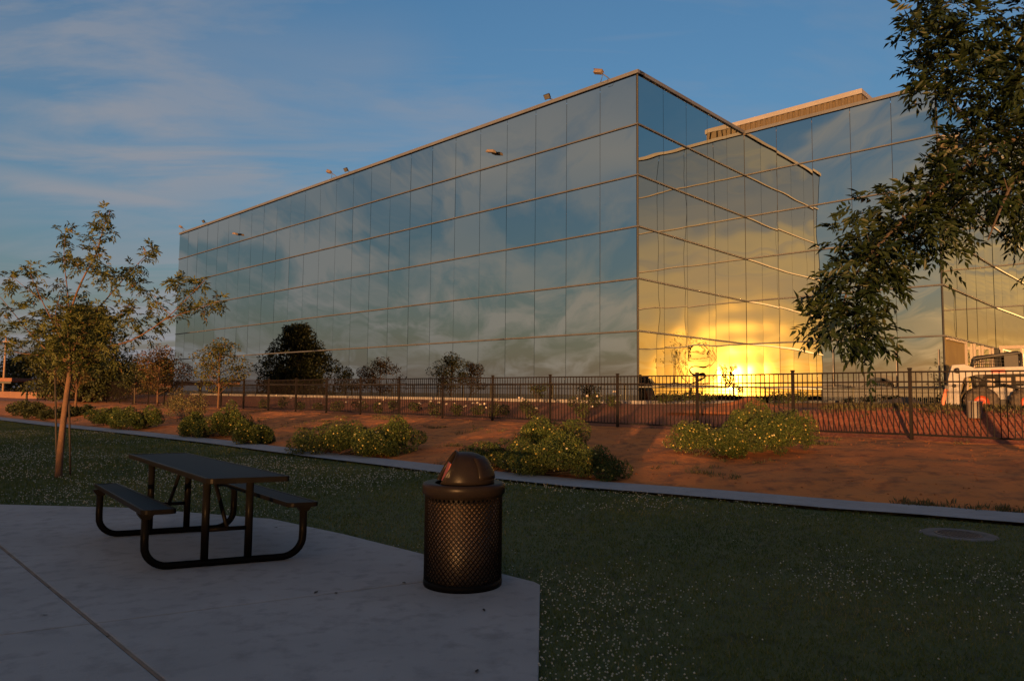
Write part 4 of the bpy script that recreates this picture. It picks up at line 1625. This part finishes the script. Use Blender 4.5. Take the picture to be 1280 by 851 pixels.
# a few dead leaves on the pad
def litter():
    vs, fs = [], []
    for u, v in ((505, 728), (420, 741), (395, 740), (55, 768), (1195, 700), (596, 838), (345, 659), (605, 762)):
        if u > 680: continue
        p = G(u, v, PADZ + .004)
        a = rnd.uniform(0, 6)
        d, s = Vector((math.cos(a), math.sin(a), 0)), Vector((-math.sin(a), math.cos(a), 0))
        b0 = len(vs)
        vs += [p - d * .03, p + s * .011 + Vector((0, 0, .006)), p + d * .03 + Vector((0, 0, .004)), p - s * .011 + Vector((0, 0, .001))]
        fs += [(b0, b0 + 1, b0 + 2), (b0, b0 + 2, b0 + 3)]
    tag(mesh_np('fallen_leaves', [tuple(q) for q in vs], fs, M['stake']), 'few dry brown leaves lying on the concrete pad', 'leaves', kind='stuff')


litter()


# ------------------------------------------------------------------ unseen hedge, added behind the viewpoint to put the lawn in shade
def shade_hedge():
    o = empty('shade_hedge', (0, -62, 0), 'long unseen row of foliage added behind the viewpoint to shade the lawn', 'shade_hedge')
    lob, hr = [], random.Random(3)
    x = -150.0
    while x < 70:
        h = 1.62 + .3 * mnoise.noise(Vector((x * .16, 0, 4.2))) + hr.uniform(-.1, .1)
        lob.append((x, hr.gauss(0, .2), h * .5, .8, .7, h * .5))
        x += hr.uniform(.5, .8)
    p, d = lobe_points(lob, 60000, np.random.default_rng(5), .5)
    p[:, 2] = np.abs(p[:, 2])
    v, f = scatter_leaves(p, .20, .6, 0, d, np.random.default_rng(6))
    mesh_np('foliage', v, f, M['dense'], o, tone=np.repeat(rng.uniform(0, 1, len(p)), 2))
    mb = MB()
    for l_ in lob:
        mb.tube([(l_[0], l_[1], -.1), (l_[0], l_[1], l_[5] * 1.5)], .05, 5, r2=.02)
        mb.add([(l_[0] + .45 * math.cos(a) * k, l_[1] + .3 * math.sin(a) * k, zz) for zz, k in ((.05, 1), (l_[5] * 1.75, .8)) for a in [i * math.pi / 4 for i in range(8)]],
               [(i, (i + 1) % 8, 8 + (i + 1) % 8, 8 + i) for i in range(8)] + [tuple(range(8, 16))])
    mb.build('stems_and_sun_block', M['bark_dark'], o)  # opaque cores among the stems, added to block the low sun


shade_hedge()


# ------------------------------------------------------------------ skid steer loader
def loader():
    p = ONC(1248, 517, 27.4)
    t, c = TC(p)
    z = TZ(t, 23.3) - .24
    fwd = Vector((-.87, .49, 0)).normalized()
    o = empty('skid_steer_loader', Vector((p.x, p.y, z)), 'white skid steer loader with red wheels parked behind the fence', 'loader', rz=math.atan2(fwd.y, fwd.x))
    # local: +x forward (image left), +y to the machine's left; wheels on both sides
    wr, ww = .46, .28
    for x in (.48, -.72):
        for s in (1, -1):
            y = s * .68
            prof = []
            mb = MB().lathe([(.21, -.12), (.25, -.14), (.38, -.14), (wr, -.10), (wr, .10), (.38, .14), (.25, .14), (.21, .12)], 32, (x, y, wr), Matrix.Rotation(math.pi / 2, 3, 'X'))
            for k in range(20):
                a = 2 * math.pi * k / 20
                for sd in (-1, 1):
                    T = Matrix.Rotation(-a, 3, 'Y') @ Matrix.Rotation(R(28 * sd), 3, 'X')
                    cpos = Vector((x + math.cos(a + sd * .06) * (wr + .008), y + sd * .06, wr + math.sin(a + sd * .06) * (wr + .008)))
                    mb.box(cpos, (.035, .15, .05), Matrix.Rotation(-a, 3, 'Y') @ Matrix.Rotation(R(30 * sd), 3, 'X'))
            w_ = mb.build('wheel', M['rubber'], o)
            mr = MB().lathe([(0.0, .06), (.07, .06), (.08, .045), (.17, .04), (.20, .11), (.225, .125), (.225, -.12), (.0, -.12)], 28, (x, y, wr), Matrix.Rotation(-math.pi / 2 * s, 3, 'X'))
            for k in range(8):
                a = 2 * math.pi * k / 8
                mr.box((x + .12 * math.cos(a), y + s * .048, wr + .12 * math.sin(a)), (.025, .03, .025))
            mr.build('rim', M['rim'], w_)
    # chassis
    side = [(.78, .30), (.80, .58), (.62, .84), (.30, .92), (-.55, 1.0), (-1.22, 1.0), (-1.30, .75), (-1.28, .35), (-1.0, .24), (.8, .22)]
    mb = MB()
    n = len(side)
    vs = [(x, -.5, zz) for x, zz in side] + [(x, .5, zz) for x, zz in side]
    mb.add(vs, [tuple(range(n)), tuple(reversed(range(n, 2 * n)))] + [(i, n + i, n + (i + 1) % n, (i + 1) % n) for i in range(n)])
    mb.build('body', M['white'], o, bevel=.025)
    MB().box((-.12, 0, .42), (.7, 1.16, .28)).build('belly_plate', M['darkmetal'], o, bevel=.02)
    # cab: black cage with sloping roof
    yw = .46
    fr = [(.62, .95), (.68, 1.58), (.60, 1.88), (-.50, 2.03), (-.60, 1.98), (-.62, 1.0)]
    mb = MB()
    for s in (-1, 1):
        pts = [Vector((x, s * yw, zz)) for x, zz in fr] + [Vector((fr[0][0], s * yw, fr[0][1]))]
        for i in range(len(fr)):
            a, b = pts[i], pts[i + 1]
            mb.tube([a, b], .045, 6)
    for x, zz in fr:
        mb.tube([(x, -yw, zz), (x, yw, zz)], .04, 6)
    cab = mb.build('cab', M['darkmetal'], o)
    mb = MB()
    mb.prism([(.66, -.50), (.66, .50), (-.60, .50), (-.60, -.50)], 0, .07, lambda v: Vector((v.x, v.y, 1.97 + v.z - (v.x + .55) * .135)))
    mb.build('cab_roof', M['darkmetal'], cab, bevel=.02)
    for s in (-1, 1):
        mb = MB()
        for i in range(11):
            x = -.52 + i * .105
            mb.tube([(x, s * .455, 1.02), (x + .01, s * .455, 1.98 - (x + .55) * .13)], .010, 4)
        for k in range(9):
            zz = 1.08 + k * .10
            mb.tube([(-.56, s * .455, zz), (.60, s * .455, zz)], .010, 4)
        mb.box((-.35, s * .455, 1.50), (.36, .02, .9)).box((.5, s * .455, 1.15), (.22, .02, .36))
        mb.build('side_screen', M['darkmetal'], cab)
    MB().box((-.25, 0, 1.30), (.12, .5, .6)).box((-.05, 0, 1.05), (.5, .5, .12)).build('seat', M['black'], cab, bevel=.03)
    # lower black side windows shaped as a raked panel
    for s in (-1, 1):
        mb = MB()
        pl = [(.58, .90), (.36, 1.30), (-.60, 1.34), (-.98, 1.26), (-.80, 1.06), (.10, .93)]
        m = len(pl)
        vs = [(x, s * .51, zz) for x, zz in pl] + [(x, s * .53, zz) for x, zz in pl]
        mb.add(vs, [tuple(range(m)), tuple(reversed(range(m, 2 * m)))] + [(i, m + i, m + (i + 1) % m, (i + 1) % m) for i in range(m)])
        sp = mb.build('side_panel', M['black'], o)
        for x0, x1, z0, z1 in ((.10, .30, .98, 1.20), (-.32, -.05, 1.02, 1.24), (-.66, -.44, 1.08, 1.26)):
            MB().prism([(x0, s * .532), (x1, s * .532), (x1, s * .54), (x0, s * .54)], z0, z1).build('side_window', M['tan'], sp)
    # lift arms: rear uprights, long beam, drop at the front
    for s in (-1, 1):
        y = s * .64
        arm = [(-1.15, 1.02), (-1.40, 1.20), (-1.38, 1.56), (-1.15, 1.60), (.62, 1.54), (.90, 1.66), (1.24, 1.64), (1.36, 1.20), (1.36, .34), (1.06, .34), (1.00, .98), (.92, 1.22), (.60, 1.32), (-1.10, 1.36)]
        m = len(arm)
        vs = [(x, y - .07, zz) for x, zz in arm] + [(x, y + .07, zz) for x, zz in arm]
        mb = MB().add(vs, [tuple(range(m)), tuple(reversed(range(m, 2 * m)))] + [(i, m + i, m + (i + 1) % m, (i + 1) % m) for i in range(m)])
        ar = mb.build('lift_arm', M['white'], o, bevel=.015)
        MB().box((.02, y + s * .074, 1.44), (.36, .008, .13), Matrix.Rotation(R(1), 3, 'Y')).build('red_decal', M['red'], ar)
        MB().tube([(-.95, y * .86, .78), (-.1, y * .86, 1.02)], .045, 8).tube([(-.1, y * .86, 1.02), (.75, y * .9, 1.30)], .026, 8).build('hydraulic_ram', M['darkmetal'], o)
        # tower at the front with lamp
        hb_ = MB().lathe([(0, .05), (.06, .045), (.085, .02), (.09, -.05), (.05, -.08), (0, -.08)], 16, (1.12, s * .72, 1.46), Matrix.Rotation(math.pi / 2, 3, 'Y'))
        hl = hb_.build('headlight', M['darkmetal'], o)
        MB().tube([(.98, s * .66, 1.24), (.86, s * .66, 1.05), (.92, s * .66, .80), (1.08, s * .66, .66)], .03, 6).build('hose', M['darkmetal'], o)
        MB().lathe([(0, .03), (.05, .03), (.06, 0), (0, 0)], 14, (1.2, s * .71, .98), Matrix.Rotation(-math.pi / 2 * s, 3, 'X')).build('pivot_pin', M['darkmetal'], ar)
        MB().lathe([(0, .062), (.05, .058), (.078, .045)], 16, (1.13, s * .72, 1.46), Matrix.Rotation(math.pi / 2, 3, 'Y')).build('lens', M['lampglass'], hl)
    # coupler with the upright white plate and red lever
    mb = MB().box((1.40, 0, .70), (.08, 1.5, .60)).box((1.30, 0, .95), (.10, 1.1, .14))
    cp = mb.build('coupler_plate', M['white'], o, bevel=.015)
    MB().box((1.50, 0, .52), (.10, 1.62, .72), Matrix.Rotation(R(-14), 3, 'Y')).build('attachment_edge', M['orangered'], o, bevel=.01)
    MB().box((-1.38, 0, .95), (.14, 1.0, .75)).box((-1.1, 0, 1.18), (.6, .9, .36)).build('engine_cover', M['white'], o, bevel=.04)
    MB().tube([(-1.0, .28, 1.3), (-1.0, .28, 1.62), (-1.06, .28, 1.72)], .035, 8).build('exhaust', M['darkmetal'], o)


loader()

# white pail on the berm
p = ONC(1219, 531, 18.1)
t, c = TC(p)
o = empty('pail', W(t, c, TZ(t, c) - .02), 'white plastic pail on the dirt behind the fence below the loader', 'pail')
MB().lathe([(0, 0), (.125, 0), (.13, .01), (.148, .33), (.156, .335), (.156, .36), (.148, .365), (.14, .36), (.128, .02), (0, .02)], 28).build('tub', M['whiteplastic'], o)
MB().tube([Vector((.15 * math.cos(a), .15 * math.sin(a) - .02, .33 - .16 * math.sin(a))) for a in [math.pi * k / 10 for k in range(11)]], .004, 5).build('handle', M['alu'], o)

# ------------------------------------------------------------------ far left: carports, house, utility pole, low wall
def carport(u0, u1, Y, zr_, dep, lab):
    p, q = AT(u0, 486, Y), AT(u1, 486, Y)
    o = empty('carport', Vector((p.x, p.y, .25)), lab, 'carport', 'carports far left')
    L = q.x - p.x
    MB().box((L / 2, dep / 2, zr_), (L, dep, .30)).build('roof', M['tileroof'], o, bevel=.03)
    MB().box((L / 2, .02, zr_ - .24), (L - .1, .08, .16)).build('beam', M['darkmetal'], o)
    n = max(2, int(L / 5) + 1)
    for i in range(n):
        MB().tube([(.3 + (L - .6) * i / (n - 1), dep * .5, -.3), (.3 + (L - .6) * i / (n - 1), dep * .5, zr_ - .15)], .08, 6).build('post', M['darkmetal'], o)


carport(118, 214, 78, 1.75, 5, 'long low carport roof lit orange behind the bank, left of the glass')
carport(-70, 14, 62, 2.0, 5, 'short carport roof cut by the left edge of the view')


def house(u0, u1, Y, hw, lab):
    p, q = AT(u0, 486, Y), AT(u1, 486, Y)
    L, dep = q.x - p.x, 12
    o = empty('house', Vector((p.x, p.y, 0)), lab, 'house')
    MB().box((L / 2, dep / 2, hw / 2), (L, dep, hw)).build('wall', M['stucco'], o)
    e = .6
    MB().add([(-e, -e, hw), (L + e, -e, hw), (L + e, dep + e, hw), (-e, dep + e, hw), (dep * .45, dep / 2, hw + 2.1), (L - dep * .45, dep / 2, hw + 2.1)],
             [(0, 1, 5, 4), (1, 2, 5), (2, 3, 4, 5), (3, 0, 4), (3, 2, 1, 0)]).build('roof', M['tileroof'], o)
    for i in range(4):
        x = L * (i + .5) / 4
        w_ = MB().box((x, -.03, hw * .55), (1.5, .08, 1.2)).build('window', M['frame_new'], o)
        MB().box((x, -.075, hw * .55), (1.3, .02, 1.0)).build('pane', M['glass'], w_)


house(120, 190, 150, 3.0, 'distant salmon house with a clay roof seen through the young trees')

p = AT(4, 486, 95)
o = empty('utility_pole', Vector((p.x, p.y, 0)), 'tall wooden utility pole at the far left edge', 'utility pole')
MB().tube([(0, 0, 0), (0, 0, 8.2)], .16, 8, r2=.11).build('pole', M['wood'], o)
MB().box((0, -.16, 7.6), (2.0, .1, .12)).build('crossarm', M['wood'], o)
p, q = W(-69, 21.0), W(-95, 21.0)
mb = MB()
along(mb, W(-66, 20.5), -A, -N, 0, 60, 0, .2, 0, 1.15)
tag(mb.build('garden_wall', M['stucco'], bevel=.02), 'low orange lit wall at the far left beyond the fence', 'wall')

bpy.context.view_layer.update()
